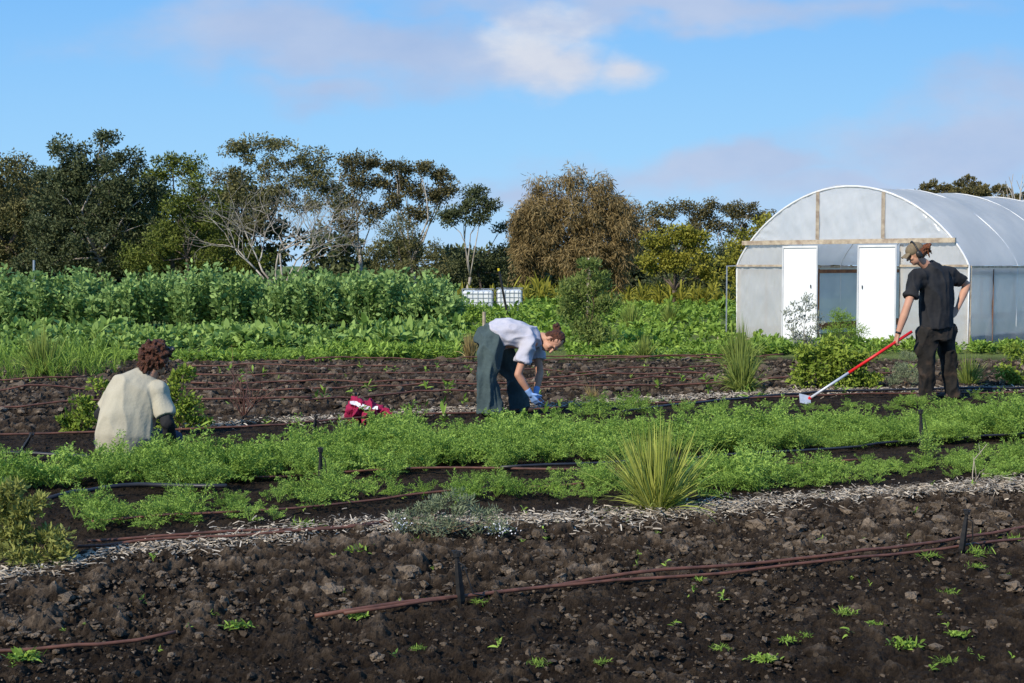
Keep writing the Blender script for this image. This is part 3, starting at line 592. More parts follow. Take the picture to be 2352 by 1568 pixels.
# ------------------------------------------------------------ risers
def riser(label,tx,ty,bx,by,r=.011):
    b=G0(bx,by);Y=b[1];t=P(tx,ty,Y-.01);root=thing('sprinkler_riser',label,'sprinkler stake',b)
    g=Geo();ax=t-b;tube(g,[b-ax*.05,b+ax*.1,b+ax*.55,b+ax*.82],[r*.5,r*1.35,r*1.1,r*.7],4);g.build('stake',M['plastic'],root)
    g=Geo();tube(g,[b+ax*.8,b+ax*.87,b+ax*.88,b+ax*.95],[r*.7,r*.7,r*1.2,r*1.2],8);tube(g,[b+ax*.95,b+ax*1.0],[r*.35,r*.2],6)
    box(g,b+ax*.965,r*3.0,r*.5,r*.5);g.build('sprinkler_head',M['plastic'],root)
    g=Geo();s=b+ax*.8;tube(g,[s,s+[.03,-.01,-.02],b+[.05,-.02,.06],b+[.10,.03,.04]],.0035,5);g.build('feed_tube',M['plastic'],root)
riser('nearest black sprinkler stake beside the front drip pipes',1048,1262,1060,1392,r=.014)
riser('black sprinkler stake at the right end of the front drip pipes',2222,1168,2208,1270,r=.013)
riser('black sprinkler stake standing among the carrots left of centre',736,1025,737,1134,r=.014)
riser('black sprinkler stake in front of the maroon jacket',726,952,720,1002,r=.015)
riser('black sprinkler stake in the carrots at the right, below the hoeing person',2114,938,2118,1038,r=.015)
riser('tilted black sprinkler stake at the left edge behind the carrots',75,993,42,1050,r=.014)
def post(label,x,y0,y1,r,m,name='post',cat='post',dx=0,Y=None):
    b=G0(x,y1) if Y is None else P(x,784,Y)*[1,1,0];t=P(x+dx,y0,b[1]);g=Geo();tube(g,[b,(b+t)/2,t],[r,r,r*.95],8);return tag(g.build(name,M[m],org=b),label,cat)
b=G0(1170,745);t=P(1146,622,b[1]);root=thing('garden_stake','black leaning stake with a yellow tip behind the bent person','stake',b)
g=Geo();tube(g,[b,t],[.034,.026],8);g.build('shaft',M['plastic'],root);g=Geo();tube(g,[t,t+(t-b)*.05],[.03,.03],8);g.build('tip',M['yellow'],root)
post('thin timber post standing within the young olive green shrub',1346,592,790,.035,'timber',dx=8)
post('squat pale timber post at the back of the bean hedge',602,645,700,.05,'timber',Y=33.5)
post('thin grey metal post at the far left behind the beans',78,597,700,.03,'steel',Y=34)
post('short pale wooden peg left of the bending person',1112,716,800,.035,'timber',Y=26)
# ------------------------------------------------------------ IBC tanks
def ibc(label,x0,x1,ty):
    D=40;b=P((x0+x1)/2,784,D);b[2]=0;w=(x1-x0)*D/F;h=P(x0,ty,D)[2];root=thing('water_tank',label,'water tank',b)
    g=Geo();box(g,b+[0,0,.07],w,w,.10);box(g,b+[0,0,.02],w*.9,w*.12,.04);g.build('pallet',M['steel'],root)
    zb=max(.14,h-1.1)
    g=Geo();box(g,b+[0,0,(zb+h-.06)/2],w*.95,w*.95,h-.06-zb);o=g.build('tank_body',M['ibc'],root);bv=o.modifiers.new('b','BEVEL');bv.width=.07;bv.segments=3
    g=Geo();tube(g,[b+[0,0,h-.07],b+[0,0,h]],.1,10);g.build('cap',M['plastic'],root)
    g=Geo();hw=w/2
    for k in range(7):
        u=-hw+w*k/6
        for a in((u,-hw),(u,hw),(-hw,u),(hw,u)): tube(g,[b+[a[0],a[1],.12],b+[a[0],a[1],h-.02]],.007,5)
    for z in np.linspace(.14,h-.02,6):
        c=[b+[-hw,-hw,z],b+[hw,-hw,z],b+[hw,hw,z],b+[-hw,hw,z]]
        for i in range(4): tube(g,[c[i],c[(i+1)%4]],.007,5)
    g.build('cage',M['steel'],root)
ibc('caged white water tank, left of the pair under the trees',1062,1134,662)
ibc('caged white water tank, right of the pair under the trees',1140,1200,660)
# ------------------------------------------------------------ polytunnel
ang=math.radians(44);ax_=np.array([math.sin(ang),math.cos(ang),0]);fx_=np.array([math.cos(ang),-math.sin(ang),0]);HW=2.42
RC=G0(2222,803);RC[2]=0;C0=RC-fx_*HW;EH=1.47;RH=1.50;LEN=16.
def tp(s,l,z): return C0+fx_*s*HW+ax_*l+np.array([0,0,z])
def arch(s): return EH+RH*max(0,1-s*s)**.78
ss=np.linspace(-1.05,1.05,200);pxs=[1176+tp(s,0,0)[0]/tp(s,0,0)[1]*F for s in ss]
def so(px): return float(np.interp(px,pxs,ss))
tun=thing('polytunnel','large arched plastic polytunnel with open white doors at right','polytunnel',C0)
SA=np.sin(np.linspace(-math.pi/2,math.pi/2,33))
def roof(i,j):
    s=float(np.interp(j,np.linspace(0,1,33),SA));l=i*LEN;sag=.045*abs(math.sin(math.pi*l/2.0))
    return tp(s,l,arch(s)-sag*(1-abs(s))+.03*mn.noise(Vector((l*1.2+s*2,s*5,2)))+.012*(1-abs(mn.noise(Vector((l*3+s*3,s*2,5)))))**5)
g=Geo();grid(g,roof,150,36);g.build('roof_cover',M['film_roof'],tun,smooth=True)
for s,nm in((1.0,0),(-1.0,1)):
    g=Geo();grid(g,lambda i,j:tp(s+(.012*mn.noise(Vector((i*40,j*4,nm*9)))),i*LEN,EH*j),90,6);g.build('side_wall',M['film'],tun,smooth=True)
for k in range(9):
    l=k*2.0;g=Geo();pts=[tp(-1,l,0)]+[tp(s,l,arch(s)+(.003 if k else -.02)) for s in SA]+[tp(1,l,0)];tube(g,pts,.010 if k else .022,7);g.build('hoop',M['hoopwhite'],tun,smooth=True)
BZ=1.92
sb=[s for s in np.linspace(-1,1,400) if arch(s)>BZ];s0,s1=sb[0],sb[-1]
def wr(s,j,k): return .035*(1-abs(mn.noise(Vector((s*16+j*2,j*2.0,k)))))**4+.012*mn.noise(Vector((s*40,j*6,k)))
g=Geo();grid(g,lambda i,j:(lambda s:tp(s,.02-wr(s,j,1),BZ+(arch(s)-BZ)*j))(s0+(s1-s0)*i),110,12);g.build('gable_film',M['film_gable'],tun,smooth=True)
dl0,dl1,dr0,dr1=so(1805),so(1883),so(1980),so(2066)
for a,b_ in((-1,dl0),(dr1,1)):
    g=Geo();grid(g,lambda i,j:(lambda s:tp(s,.02-wr(s,j*3,3),min(BZ,arch(s)-.02)*j))(a+(b_-a)*i),50,18);g.build('front_film',M['film'],tun,smooth=True)
g=Geo();bar(g,tp(s0-.05,-.05,BZ),tp(s1+.02,-.05,BZ),.05,.085);g.build('header_board',M['timber'],tun)
for px in(1877,2027):
    s=so(px);g=Geo();bar(g,tp(s,-.03,BZ+.05),tp(s,-.03,arch(s)-.03),.06,.03);g.build('gable_stud',M['timber'],tun)
for s in(dl0,dr1,-.995,.995):
    g=Geo();bar(g,tp(s,.05,0),tp(s,.05,min(BZ,arch(s)-.03)-.06),.06,.05);g.build('door_post',M['timber'],tun)
for a,b_ in((-1,dl0),(dr1,1)):
    g=Geo();bar(g,tp(a,-.035,EH),tp(b_,-.035,EH),.025,.04);g.build('front_rail',M['timber'],tun)
for s in(-1,1):
    g=Geo();bar(g,tp(s*1.006,.05,EH-.02),tp(s*1.006,LEN,EH-.02),.03,.04);g.build('eave_rail',M['timber'],tun)
    g=Geo();bar(g,tp(s*.985,.1,.16),tp(s*.985,LEN,.16),.03,.15);g.build('base_board',M['timber_brown'],tun)
    for l in np.arange(1.0,LEN,2.0):
        g=Geo();bar(g,tp(s*.985,l,0),tp(s*.985,l,EH-.06),.05,.09);g.build('wall_stud',M['timber_brown'],tun)
    g=Geo();bar(g,tp(s*.97,.1,EH-.12),tp(s*.97,LEN,EH-.12),.03,.08);g.build('inner_rail',M['timber_brown'],tun)
for k,(a,b_,off) in enumerate(((dl0,dl1,.10),(dr0,dr1,.14))):
    g=Geo();bar(g,tp(a,-off,.95),tp(b_,-off,.95),.04,1.80);d=g.build('door',M['whitepanel'],tun)
    g=Geo()
    for s in(a,b_): bar(g,tp(s,-off-.03,.05),tp(s,-off-.03,1.85),.02,.04)
    for z in(.07,1.83): bar(g,tp(a,-off-.032,z),tp(b_,-off-.032,z),.02,.04)
    g.build('door_frame',M['hoopwhite'],d)
    sh=b_-.05 if k==0 else a+.04
    g=Geo();bar(g,tp(sh,-off-.04,1.05),tp(sh,-off-.04,1.11),.015,.015);g.build('door_latch',M['plastic'],d)
g=Geo();b0=tp(-1.03,-.25,0);tube(g,[b0,b0+[0,0,EH]],.014,7);tube(g,[b0+[0,0,EH-.01],tp(-.99,0,EH)],.014,6);g.build('corner_pole',M['steel'],tun)
g=Geo()
grid(g,lambda i,j:tp(-.99+1.98*i,LEN,max(.01,(arch(-.99+1.98*i)-.02)*j)),30,8);g.build('rear_wall',M['film'],tun,smooth=True)
g=Geo();bar(g,tp(-1.02,-.45,.03),tp(-.45,-.55,.03),.25,.08);g.build('threshold_board',M['timber'],tun)
# ------------------------------------------------------------ people
def organic(g,name,m,parent,vox=.01,smooth=4,wr=0,wsc=9,stretch=(1,1,1)):
    me=g.mesh('tmp');o=bpy.data.objects.new('tmp',me);C.objects.link(o)
    rm=o.modifiers.new('r','REMESH');rm.mode='VOXEL';rm.voxel_size=vox
    s=o.modifiers.new('s','SMOOTH');s.factor=.5;s.iterations=smooth
    dg=bpy.context.evaluated_depsgraph_get();me2=bpy.data.meshes.new_from_object(o.evaluated_get(dg))
    bpy.data.objects.remove(o);r=parent
    while r.parent:r=r.parent
    n=len(me2.vertices);co=np.empty(n*3,np.float32);me2.vertices.foreach_get('co',co);co=co.reshape(-1,3)
    if wr:
        nr=np.empty(n*3,np.float32);me2.vertices.foreach_get('normal',nr);nr=nr.reshape(-1,3)
        k=np.array(stretch)*wsc
        w=np.array([(1-abs(mn.noise(Vector(c*k))))**3+.3*mn.noise(Vector(c*k*2.7)) for c in co.astype(float)])
        co=co+nr*((w-.5)*wr)[:,None]
    co=co-np.array(r.location);me2.vertices.foreach_set('co',co.astype(np.float32).ravel())
    me2.polygons.foreach_set('use_smooth',np.ones(len(me2.polygons),bool));me2.materials.clear();me2.materials.append(m);me2.update()
    me2.name=name;ob=bpy.data.objects.new(name,me2);C.objects.link(ob);ob.parent=parent;return ob
def basis(f,u):
    f=unit(np.array(f,float));u=np.array(u,float);u=unit(u-f*np.dot(u,f));s=np.cross(f,u);return f,u,s
def head(g,c,f,u):
    f,u,s=basis(f,u);A=[s,f,u]
    ell(g,c+u*.025-f*.01,(.073,.092,.098),A);ell(g,c-u*.045+f*.025,(.056,.062,.062),A)
    ell(g,c-u*.085+f*.055,(.024,.022,.02),A)
    cap(g,c+f*.082+u*.018,c+f*.108-u*.022,.009,.014);ell(g,c+f*.082+u*.035,(.045,.014,.010),A)
    for k in(-1,1): ell(g,c+s*k*.078-u*.005-f*.005,(.010,.02,.03),A);ell(g,c+f*.065+s*k*.035-u*.02,(.022,.02,.02),A)
    ell(g,c+f*.080-u*.055,(.024,.012,.009),A)
    def extras(body):
        for k in(-1,1):
            e=Geo();ell(e,c+f*.079+s*k*.031+u*.014,(.013,.010,.008),A);e.build('eye',M['eye'],body,smooth=True)
        e=Geo();ell(e,c+f*.086-u*.055,(.023,.009,.006),A);e.build('lips',M['lip'],body,smooth=True)
    return extras
def hand(g,w,x,n,curl=.5,ts=1,sc=1.):
    x,n,s=basis(x,n);s=s*ts
    for k,L in zip((.031,.011,-.010,-.029),(.072,.082,.076,.058)):
        kn=w+(x*.088+s*k)*sc;cap(g,w+x*.008+s*k*.5,kn,.014*sc,.012*sc);p=kn;a=curl*.6
        for q,r in zip((.45,.32,.25),(.0095,.0085,.0075)):
            d=x*math.cos(a)+n*math.sin(a);e=p+d*L*q*sc;cap(g,p,e,r*sc,r*.9*sc);p=e;a+=curl
    p=w+(x*.025+s*.022)*sc;e=p+unit(x*.6+s*.8+n*.3)*.042*sc;cap(g,p,e,.014*sc,.011*sc);e2=e+unit(x*.8+s*.2+n*.7)*.033*sc;cap(g,e,e2,.0105*sc,.009*sc);cap(g,e2,e2+unit(x*.7+n*.8)*.024*sc,.009*sc,.008*sc)
def shoe(g,a,d):
    d=unit(np.array(d,float));a=np.array(a);s=np.cross(d,[0,0,1]);h=a*[1,1,0]
    ell(g,h-d*.04+[0,0,.045],(.042,.055,.05),[s,d,[0,0,1]]);ell(g,h+d*.06+[0,0,.038],(.048,.10,.038),[s,d,[0,0,1]]);cap(g,h+[0,0,.05],a+[0,0,.05],.05,.048)
def personB():
    Y=13.0;q=lambda x,y,d=0:P(x,y,Y+d)
    base=q(1150,956);base[2]=0
    root=thing('person','person bending over the carrots in pale lilac T-shirt and dark teal trousers','person',base)
    hN,hF=q(1130,785,-.09),q(1144,785,.09);sN,sF=q(1214,790,-.15),q(1228,780,.16);nk=q(1246,775,.0);hd=q(1268,785,-.04)
    eN,wN=q(1190,860,-.22),q(1216,902,-.20);eF,wF=q(1240,855,.10),q(1232,898,.0)
    kN,aN=q(1120,868,-.14),q(1126,938,-.14);kF,aF=q(1178,866,.18),q(1194,930,.24)
    aN[2]=max(aN[2],.08);aF[2]=max(aF[2],.08)
    g=Geo();side=(sF-sN)
    loft(g,[(top(hN,hF,.5)-[.03,0,0],.13,.10),(top(hN,hF,.5),.15,.12),(q(1160,775),.13,.10),(q(1195,775),.15,.105),(q(1222,779),.15,.09),(q(1240,780),.08,.06)],side)
    cap(g,q(1232,778),nk,.055,.052);cap(g,nk,hd,.052,.05)
    for s,e,w in((sN,eN,wN),(sF,eF,wF)): cap(g,s,e,.050,.038);cap(g,e,top(e,w,.35),.038,.039);cap(g,top(e,w,.35),w,.039,.025)
    for h,k,a in((hN,kN,aN),(hF,kF,aF)): cap(g,h,k,.085,.058);cap(g,k,a,.056,.038)
    hf,hu=(.02,-.55,-.83),(.90,-.30,.22)
    ex=head(g,hd,hf,hu)
    for w,e,t in((wN,eN,1),(wF,eF,-1)): hand(g,w,unit(w-e)+[.1,0,-.1],(.6,.5*t,-.2),.45,t)
    body=organic(g,'body',M['skin'],root,.007,2);ex(body)
    g=Geo()
    loft(g,[(q(1133,772),.178,.150),(q(1148,767),.183,.150),(q(1165,765),.18,.14),(q(1190,767),.185,.135),(q(1217,773),.18,.115),(q(1236,778),.11,.085),(q(1243,778),.085,.07)],side)
    for s,e in((sN,eN),(sF,eF)): ell(g,s,.084);tube(g,[s,top(s,e,.3),top(s,e,.62)],[.080,.080,.084],16)
    organic(g,'shirt',M['lilac'],root,.010,4,.024,7,(.8,1,1.2))
    g=Geo()
    for (h,k,a),r in(((hN,kN,aN),(.13,.114,.098,.104,.120)),((hF,kF,aF),(.122,.102,.082,.088,.104))):
        tube(g,[h,top(h,k,.5),k,top(k,a,.5),a+[0,0,-.04]],r,18);ell(g,h,r[0])
    loft(g,[(q(1106,796),.12,.10),(q(1118,784),.165,.145),(q(1134,776),.175,.15),(q(1150,772),.165,.13)],side)
    organic(g,'trousers',M['teal'],root,.010,3,.036,6,(1.5,1.5,.5))
    for a in(aN,aF): g=Geo();shoe(g,a,(.95,-.3,0));organic(g,'boot',M['boot'],root,.01,2)
    g=Geo();f,u,s=basis(hf,hu);A=[s,f,u]
    ell(g,hd+u*.035-f*.028,(.084,.090,.100),A);ell(g,hd+u*.01-f*.05,(.078,.06,.09),A)
    bn=hd+u*.055-f*.150
    for k in range(16): ell(g,bn+unit(rng.normal(size=3))*.024,.024)
    cap(g,hd-f*.09+u*.03,bn,.03,.022)
    organic(g,'hair',M['hair'],root,.007,2,.014,26)
    for w,e,t in((wN,eN,1),(wF,eF,-1)):
        g=Geo();hand(g,w,unit(w-e)+[.1,0,-.1],(.6,.5*t,-.2),.45,t,1.03);cap(g,w+unit(e-w)*.03,w+unit(w-e)*.02,.032,.028);organic(g,'glove',M['glove'],root,.006,2)
personB()
def personC():
    Y=14.5;q=lambda x,y,d=0:P(x,y,Y+d)
    base=q(2158,920);base[2]=0
    root=thing('person','standing person in black T-shirt, cap and ear muffs, looking left','person',base)
    hL,hR=q(2130,765,-.06),q(2173,762,.06);sL,sR=q(2106,636,-.13),q(2180,628,.13);nk=q(2126,608,-.01);hd=q(2104,584,-.03)
    eL,wL=q(2084,703,-.24),q(2062,768,-.24);eR,wR=q(2221,654,.20),q(2200,706,.10)
    kL,aL=q(2128,842,-.06),q(2130,905,-.03);kR,aR=q(2180,838,.10),q(2189,902,.10)
    g=Geo();side=(sR-sL)*[1,1,.3]
    loft(g,[(q(2152,765),.15,.11),(q(2150,715),.14,.10),(q(2148,670),.16,.11),(q(2144,640),.15,.09),(q(2138,622),.08,.06)],side)
    cap(g,q(2138,628),nk,.058,.053);cap(g,nk,hd-[0,0,.03],.055,.052)
    for s,e,w in((sL,eL,wL),(sR,eR,wR)): cap(g,s,e,.052,.043);cap(g,e,top(e,w,.35),.043,.045);cap(g,top(e,w,.35),w,.045,.028)
    for h,k,a in((hL,kL,aL),(hR,kR,aR)): cap(g,h,k,.085,.058);cap(g,k,a,.056,.04)
    hf,hu=(-.90,.02,-.38),(-.30,0,.95)
    ex=head(g,hd,hf,hu)
    hand(g,wL,(-.25,-.05,-.9),(.75,.2,-.35),1.15,-1);hand(g,wR,unit(np.array((-.5,-.2,-.6))),(-.3,-.8,0),.4,1)
    body=organic(g,'body',M['skin'],root,.007,2);ex(body)
    g=Geo()
    loft(g,[(q(2152,754),.21,.15),(q(2151,715),.195,.14),(q(2151,680),.20,.14),(q(2147,650),.21,.14),(q(2142,630),.19,.12),(q(2137,614),.115,.095),(q(2132,605),.078,.074)],side)
    cap(g,sL,sR,.085,.085);cap(g,sL-[0,0,.06],sR-[0,0,.06],.082,.082)
    for s,e in((sL,eL),(sR,eR)): ell(g,s,.086);tube(g,[s,top(s,e,.4),top(s,e,.70)],[.081,.077,.079],16)
    organic(g,'shirt',M['black'],root,.010,4,.026,6,(1.2,1.2,.5))
    g=Geo();loft(g,[(q(2153,780),.195,.14),(q(2152,755),.19,.135),(q(2152,735),.165,.12)],side)
    for h,k,a in((hL,kL,aL),(hR,kR,aR)):
        tube(g,[h+[0,0,.02],top(h,k,.5),k,top(k,a,.5),a+[0,0,-.05]],[.115,.10,.082,.078,.078],18);ell(g,h,.115)
    ell(g,top(hL,kL,.45)+[-.09,-.03,0],(.04,.06,.09))
    organic(g,'trousers',M['workpant'],root,.010,3,.034,7,(1.2,1.2,.6))
    for a in(aL,aR): g=Geo();shoe(g,a,(-.8,.5,0));organic(g,'boot',M['boot'],root,.01,2)
    f,u,s=basis(hf,hu);A=[s,f,u]
    g=Geo();ell(g,hd+u*.015-f*.04,(.080,.072,.082),A)
    bn=hd-f*.135+u*.02
    for k in range(24): ell(g,bn+rng.normal(size=3)*.02,rng.uniform(.012,.022))
    for k in range(14): p=bn+rng.normal(size=3)*.015;cap(g,p,p-f*.03-[0,0,rng.uniform(.04,.11)]+rng.normal(0,.018,3),.010,.005)
    cap(g,hd-f*.09+u*.02,bn,.03,.025);organic(g,'hair',M['hair_red'],root,.006,1,.01,30)
    g=Geo();ell(g,hd+u*.056-f*.004,(.084,.104,.080),A);o=organic(g,'cap',M['cap'],root,.009,2)
    g=Geo()
    for dz in(0,-.006): grid(g,lambda i,j:hd+u*(.062+dz-.03*j-.025*abs(i*2-1)**2)+f*(.075+.085*j*(1-.35*abs(i*2-1)**2))+s*(i-.5)*.145,12,6)
    g.build('brim',M['cap'],o,smooth=True)
    g=Geo();th=np.linspace(-.15,math.pi+.15,18);tube(g,[hd+s*math.cos(t)*.105+u*(.0+math.sin(t)*.148)-f*.008 for t in th],.010,7);o=g.build('ear_muffs',M['plastic'],root,smooth=True)
    for k in(-1,1):
        g=Geo();ell(g,hd+s*k*.098-u*.002-f*.006,(.026,.034,.045),A);g.build('ear_cup',M['plastic'],o,smooth=True)
    g=Geo();d=unit(wL-eL);tube(g,[wL-d*.03,wL-d*.008],.032,14);g.build('wristband',M['plastic'],root,smooth=True)
    hb=G0(1852,926);hb=hb+[0,0,.03];hp=wL+np.array([-.03,-.01,-.085]);tpq=hp+(hp-hb)*.19
    hr=thing('hoe','long handled hoe, red and silver, held by the standing person','hoe',hb*[1,1,0])
    a=top(hb,tpq,.40)
    g=Geo();tube(g,[a,tpq],.0165,10);g.build('grip',M['red'],hr,smooth=True)
    g=Geo();tube(g,[top(hb,tpq,.03),a],.0145,10);g.build('handle',M['alu'],hr,smooth=True)
    g=Geo();tube(g,[top(hb,tpq,0),top(hb,tpq,.04)],.02,8);g.build('socket',M['red'],hr)
    g=Geo();c=hb+np.array([-.02,-.03,.015]);sd=unit(np.array([1,.25,-.25]));nn=unit(np.cross(sd,[0,0,1]));vv=unit(unit(np.cross(nn,sd))*.7+nn*-.5);box(g,c,.13,.115,.007,[sd,vv,unit(np.cross(sd,vv))]);g.build('blade',M['alu'],hr)
personC()
def personA():
    Y=9.85;q=lambda x,y,d=0:P(x,y,Y+d)
    base=q(310,1066,.1);base[2]=0
    root=thing('person','kneeling person seen from behind in pale beige T-shirt with curly brown hair','person',base)
    hL,hR=q(268,1020,.02),q(325,1020,.02);sL,sR=q(272,902,.10),q(364,902,.06);nk=q(345,858,.12);hd=q(362,828,.16)
    eL,wL=q(232,950,.10),q(285,1015,.46);eR,wR=q(386,972,-.02),q(394,1034,.14)
    kL,aL=q(245,1035,.42),q(270,1040,.10);kR,aR=q(396,1040,.24),q(325,1040,.10)
    for v in(kL,kR): v[2]=.13
    for v in(aL,aR): v[2]=.08
    g=Geo();side=np.array([.96,.2,0])
    loft(g,[(q(295,1035),.17,.13),(q(298,980,.02),.18,.13),(q(308,930,.06),.18,.13),(q(320,895,.1),.16,.11),(q(334,872,.12),.09,.08)],side)
    cap(g,q(330,880,.1),nk,.07,.06);cap(g,nk,hd,.058,.055)
    for s,e,w in((sL,eL,wL),(sR,eR,wR)): cap(g,s,e,.054,.044);cap(g,e,w,.044,.029);hand(g,w,unit(w-e),(0,.3,-1),.5,1 if s is sL else -1)
    for h,k,a in((hL,kL,aL),(hR,kR,aR)): cap(g,h,k,.09,.065);cap(g,k,a,.06,.042)
    hf,hu=(.50,.72,-.45),(.25,.2,.9)
    ex=head(g,hd,hf,hu);body=organic(g,'body',M['skin'],root,.008,2);ex(body)
    g=Geo()
    loft(g,[(q(286,1038),.205,.15),(q(286,1000),.215,.165),(q(292,955,.03),.208,.165),(q(303,920,.06),.20,.16),(q(316,893,.08),.19,.14),(q(330,873,.11),.135,.105),(q(340,859,.12),.084,.078)],side)
    cap(g,sL,sR,.090,.088);cap(g,sL-[0,0,.05],sR-[0,0,.05],.095,.085)
    for s,e in((sL,eL),(sR,eR)): ell(g,s,.094);tube(g,[s,top(s,e,.4),top(s,e,.78)],[.088,.078,.076],16)
    organic(g,'shirt',M['cream'],root,.009,5,.018,5,(1.2,1,.6))
    for s,e,w in((sL,eL,wL),(sR,eR,wR)): g=Geo();cap(g,top(s,e,.5),e,.055,.052);tube(g,[e,top(e,w,.98)],[.052,.040],14);organic(g,'undershirt_sleeve',M['black'],root,.009,3,.01,10)
    g=Geo();cap(g,hL,hR,.14,.14)
    for h,k,a in((hL,kL,aL),(hR,kR,aR)): cap(g,h,k,.12,.10);cap(g,k,top(k,a,.85),.095,.066)
    organic(g,'trousers',M['navy'],root,.012,3,.02,7)
    for a in(aL,aR): g=Geo();cap(g,a,a+np.array([0,-.06,-.03]),.05,.035);cap(g,a+np.array([0,-.02,-.01]),a+np.array([0,.06,0]),.05,.05);organic(g,'boot',M['boot'],root,.01,2)
    f,u,s=basis(hf,hu);A=[s,f,u];g=Geo()
    ell(g,hd+u*.03-f*.03,(.088,.092,.104),A)
    for k in range(190):
        d=unit(rng.normal(size=3))
        if np.dot(d,f)>.35: d=unit(d-f*1.2*np.dot(d,f))
        ell(g,hd+u*.02-f*.03+d*np.array([.106,.10,.108])*rng.uniform(.9,1.15),rng.uniform(.010,.020))
    for k in range(110):
        d=unit(rng.normal(size=3)-f*.8-u*.2);p=hd+d*.105-f*.02;cap(g,p,p+d*.035-[0,0,rng.uniform(-.01,.05)],.008,.004)
    organic(g,'hair',M['hair'],root,.006,1,.01,34)
    g=Geo()
    tube(g,[hd+u*.10+f*.0+s*.10,hd+u*.125+f*.045,hd+u*.10+f*.0-s*.10],.009,6)
    for k in(-1,1): ell(g,hd+u*.122+f*.045+s*k*.04,(.034,.014,.022),A)
    g.build('sunglasses',M['plastic'],root,smooth=True)
personA()
def jacket():
    b=G0(852,966);b[2]=0;Y=b[1];root=thing('jacket','crumpled maroon jacket with white lettering lying on the soil','jacket',b)
    g=Geo()
    for (px,py,rx,ry,rz) in((845,948,.14,.12,.06),(870,955,.11,.12,.055),(818,938,.07,.1,.09),(885,960,.08,.09,.035),(815,958,.07,.09,.04),(850,935,.10,.10,.05)):
        p=P(px,py,Y+.05);p[2]=max(p[2],.03);ell(g,p,(rx,ry,rz))
    cap(g,P(812,928,Y),P(868,940,Y-.02),.040,.03);cap(g,P(868,940,Y),P(900,960,Y-.05),.035,.02);cap(g,P(810,945,Y-.08),P(840,962,Y-.1),.03,.03);cap(g,P(845,950,Y-.1),P(885,962,Y-.12),.03,.02)
    organic(g,'jacket_body',M['maroon'],root,.008,1,.085,9,(1,1,1.4))
    g=Geo();a=P(804,921,Y-.045);c=P(868,934,Y-.055)
    grid(g,lambda i,j:top(a,c,i)+np.array([0,-.03*j+.012*math.sin(i*9),-.035*j+.010*math.sin(i*7+j)]),14,3);g.build('white_print',M['whitecloth'],root,smooth=True)
jacket()
# ------------------------------------------------------------ world
w=bpy.data.worlds.new('World');bpy.context.scene.world=w;w.use_nodes=True;nt=w.node_tree;nt.nodes.clear()
N=nt.nodes.new;out=N('ShaderNodeOutputWorld');bg=N('ShaderNodeBackground');bg.inputs[1].default_value=.1;lk(nt,bg.outputs[0],out.inputs[0])
def mth(op,a,b=None,c=None,clamp=False):
    n=N('ShaderNodeMath');n.operation=op;n.use_clamp=clamp
    for i,v in enumerate((a,b,c)):
        if v is None: continue
        if isinstance(v,(int,float)): n.inputs[i].default_value=v
        else: lk(nt,v,n.inputs[i])
    return n.outputs[0]
SUN=unit(np.array([-.66,-.75,.0]));EL=math.radians(36)
sky=N('ShaderNodeTexSky');sky.sky_type='NISHITA';sky.sun_disc=False;sky.sun_elevation=EL;sky.sun_rotation=math.atan2(SUN[0],SUN[1])
tc=N('ShaderNodeTexCoord');sx=N('ShaderNodeSeparateXYZ');lk(nt,tc.outputs['Generated'],sx.inputs[0])
yy=mth('MAXIMUM',sx.outputs[1],.05);u0=mth('DIVIDE',sx.outputs[0],yy);v0=mth('DIVIDE',sx.outputs[2],yy)
cb=N('ShaderNodeCombineXYZ');lk(nt,u0,cb.inputs[0]);lk(nt,mth('MULTIPLY',v0,1.8),cb.inputs[1])
def nz(sc,det,off=0,rough=.5):
    n=N('ShaderNodeTexNoise');n.inputs['Scale'].default_value=sc;n.inputs['Detail'].default_value=det;n.inputs['Roughness'].default_value=rough
    mp=N('ShaderNodeMapping');mp.inputs['Location'].default_value=(off,off*.7,0);lk(nt,cb.outputs[0],mp.inputs[0]);lk(nt,mp.outputs[0],n.inputs[0]);return mth('SUBTRACT',n.outputs['Fac'],.5)
n1=nz(6,6,0,.6);n2=nz(22,7,3,.55);n3=nz(3,3,8);n4=nz(9,5,41,.6)
wu=nz(7,4,11);wv=nz(7,4,17);su=nz(16,5,23);sv=nz(16,5,31)
def cl(px,py,rx,ry,kn,nn,soft,tilt=0,warp=None):
    cu=(px-1176)/F;cv=(610-py)/F
    a_,b_,k=(su,sv,.036) if warp else (wu,wv,.16)
    du=mth('SUBTRACT',mth('ADD',u0,mth('MULTIPLY',a_,k)),cu);dv=mth('SUBTRACT',mth('ADD',v0,mth('MULTIPLY',b_,k*.6)),cv)
    if tilt: dv=mth('SUBTRACT',dv,mth('MULTIPLY',du,tilt))
    a=mth('DIVIDE',du,rx/F);b=mth('DIVIDE',dv,ry/F)
    d=mth('SQRT',mth('ADD',mth('MULTIPLY',a,a),mth('MULTIPLY',b,b)))
    m=mth('DIVIDE',mth('ADD',mth('SUBTRACT',1,d),mth('MULTIPLY',nn,kn)),soft,clamp=True)
    return mth('MULTIPLY',mth('MULTIPLY',m,m),mth('SUBTRACT',3,mth('MULTIPLY',m,2)))
def mx(a,b): return mth('MAXIMUM',a,b)
lav=mx(mx(cl(820,115,740,125,1.2,n1,.75,-.04),cl(1500,10,1000,60,1.2,n1,.8)),mx(cl(2250,330,660,185,1.3,n1,.75,.12),cl(1700,400,600,70,1.4,n1,.8)))
lav=mx(lav,mx(cl(1150,460,320,70,1.6,n1,1.0),cl(2000,450,640,90,1.2,n1,.9)))
lav=mx(lav,cl(760,205,260,55,1.4,n1,1.0))
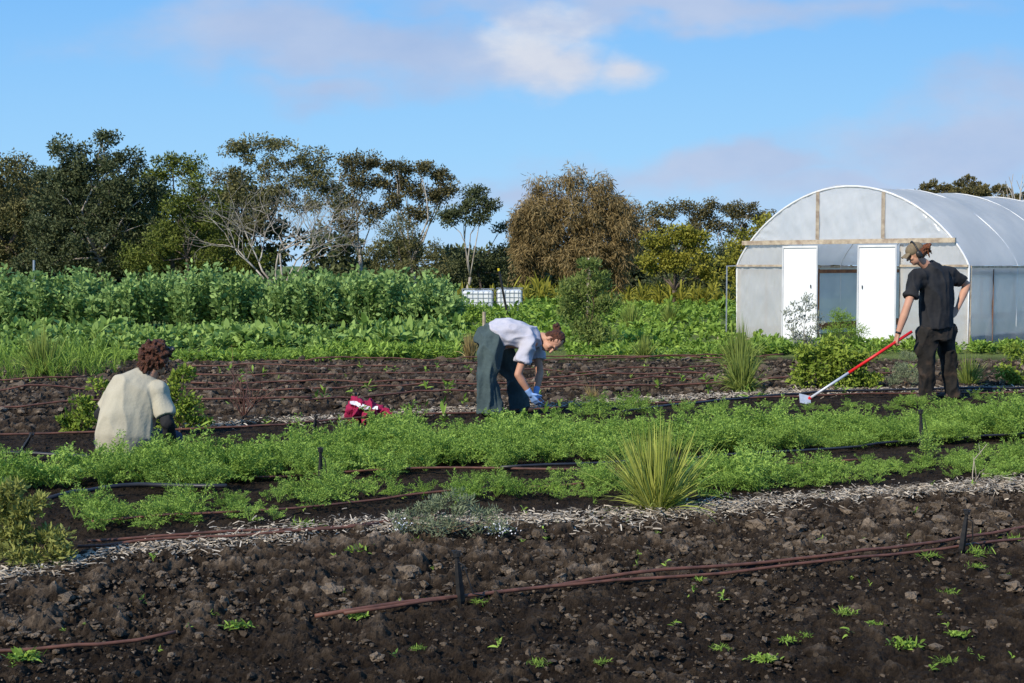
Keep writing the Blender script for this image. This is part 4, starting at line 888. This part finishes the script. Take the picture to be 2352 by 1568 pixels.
wht=mx(mx(cl(1235,125,180,125,1.0,n2,.85,0,1),cl(1300,150,135,85,.9,n2,.8,0,1)),cl(1430,165,115,62,1.1,n2,.95,0,1))
rmp=N('ShaderNodeValToRGB');lk(nt,mth('MULTIPLY',v0,3.0,clamp=True),rmp.inputs[0]);e=rmp.color_ramp.elements
def lin(c): return tuple(((x/255)/12.92 if x/255<=.04045 else ((x/255+.055)/1.055)**2.4) for x in c)
e[0].position=0;e[0].color=(*lin((184,220,252)),1);e[1].position=1;e[1].color=(*lin((104,165,236)),1)
x=e.new(.25);x.color=(*lin((158,212,255)),1);x=e.new(.6);x.color=(*lin((128,192,252)),1)
def mixc(f,a,b):
    m=N('ShaderNodeMix');m.data_type='RGBA'
    for s,vv in((0,f),(6,a),(7,b)):
        if isinstance(vv,(int,float)): m.inputs[s].default_value=vv
        elif isinstance(vv,tuple): m.inputs[s].default_value=(*vv,1)
        else: lk(nt,vv,m.inputs[s])
    return m.outputs[2]
sc10=N('ShaderNodeVectorMath');sc10.operation='SCALE';sc10.inputs[3].default_value=.1;lk(nt,sky.outputs[0],sc10.inputs[0])
base=mixc(.03,rmp.outputs[0],sc10.outputs[0])
lavc=mixc(mth('ADD',mth('ADD',mth('MULTIPLY',n3,1.6),mth('MULTIPLY',n4,1.4)),.5,clamp=True),lin((164,186,224)),lin((196,207,231)))
s1=mixc(mth('MULTIPLY',lav,.85),base,lavc)
whc=mixc(mth('ADD',mth('ADD',mth('MULTIPLY',mth('SUBTRACT',v0,(610-160)/F),12),mth('MULTIPLY',n2,1.2)),.55,clamp=True),lin((192,202,226)),lin((226,230,238)))
s2=mixc(mth('MULTIPLY',wht,.95),s1,whc)
v10=N('ShaderNodeVectorMath');v10.operation='SCALE';v10.inputs[3].default_value=10;lk(nt,s2,v10.inputs[0]);lk(nt,v10.outputs[0],bg.inputs[0])
ld=bpy.data.lights.new('sun','SUN');ld.energy=5;ld.angle=math.radians(.5);ld.color=(1,.92,.78)
lo=bpy.data.objects.new('sun',ld);C.objects.link(lo)
dv=Vector((-SUN[0]*math.cos(EL),-SUN[1]*math.cos(EL),-math.sin(EL)));lo.rotation_euler=dv.to_track_quat('-Z','Y').to_euler();lo.location=(-20,-15,20)
cd=bpy.data.cameras.new('camera');cam=bpy.data.objects.new('camera',cd);C.objects.link(cam);cam.location=(0,0,CH);cam.rotation_euler=(math.pi/2-PIT,0,0)
cd.sensor_width=36;cd.lens=F/2352*36;cd.clip_end=6000;cd.clip_start=.05
sc=bpy.context.scene;sc.camera=cam;sc.view_settings.view_transform='Standard';sc.view_settings.look='None';sc.view_settings.exposure=0
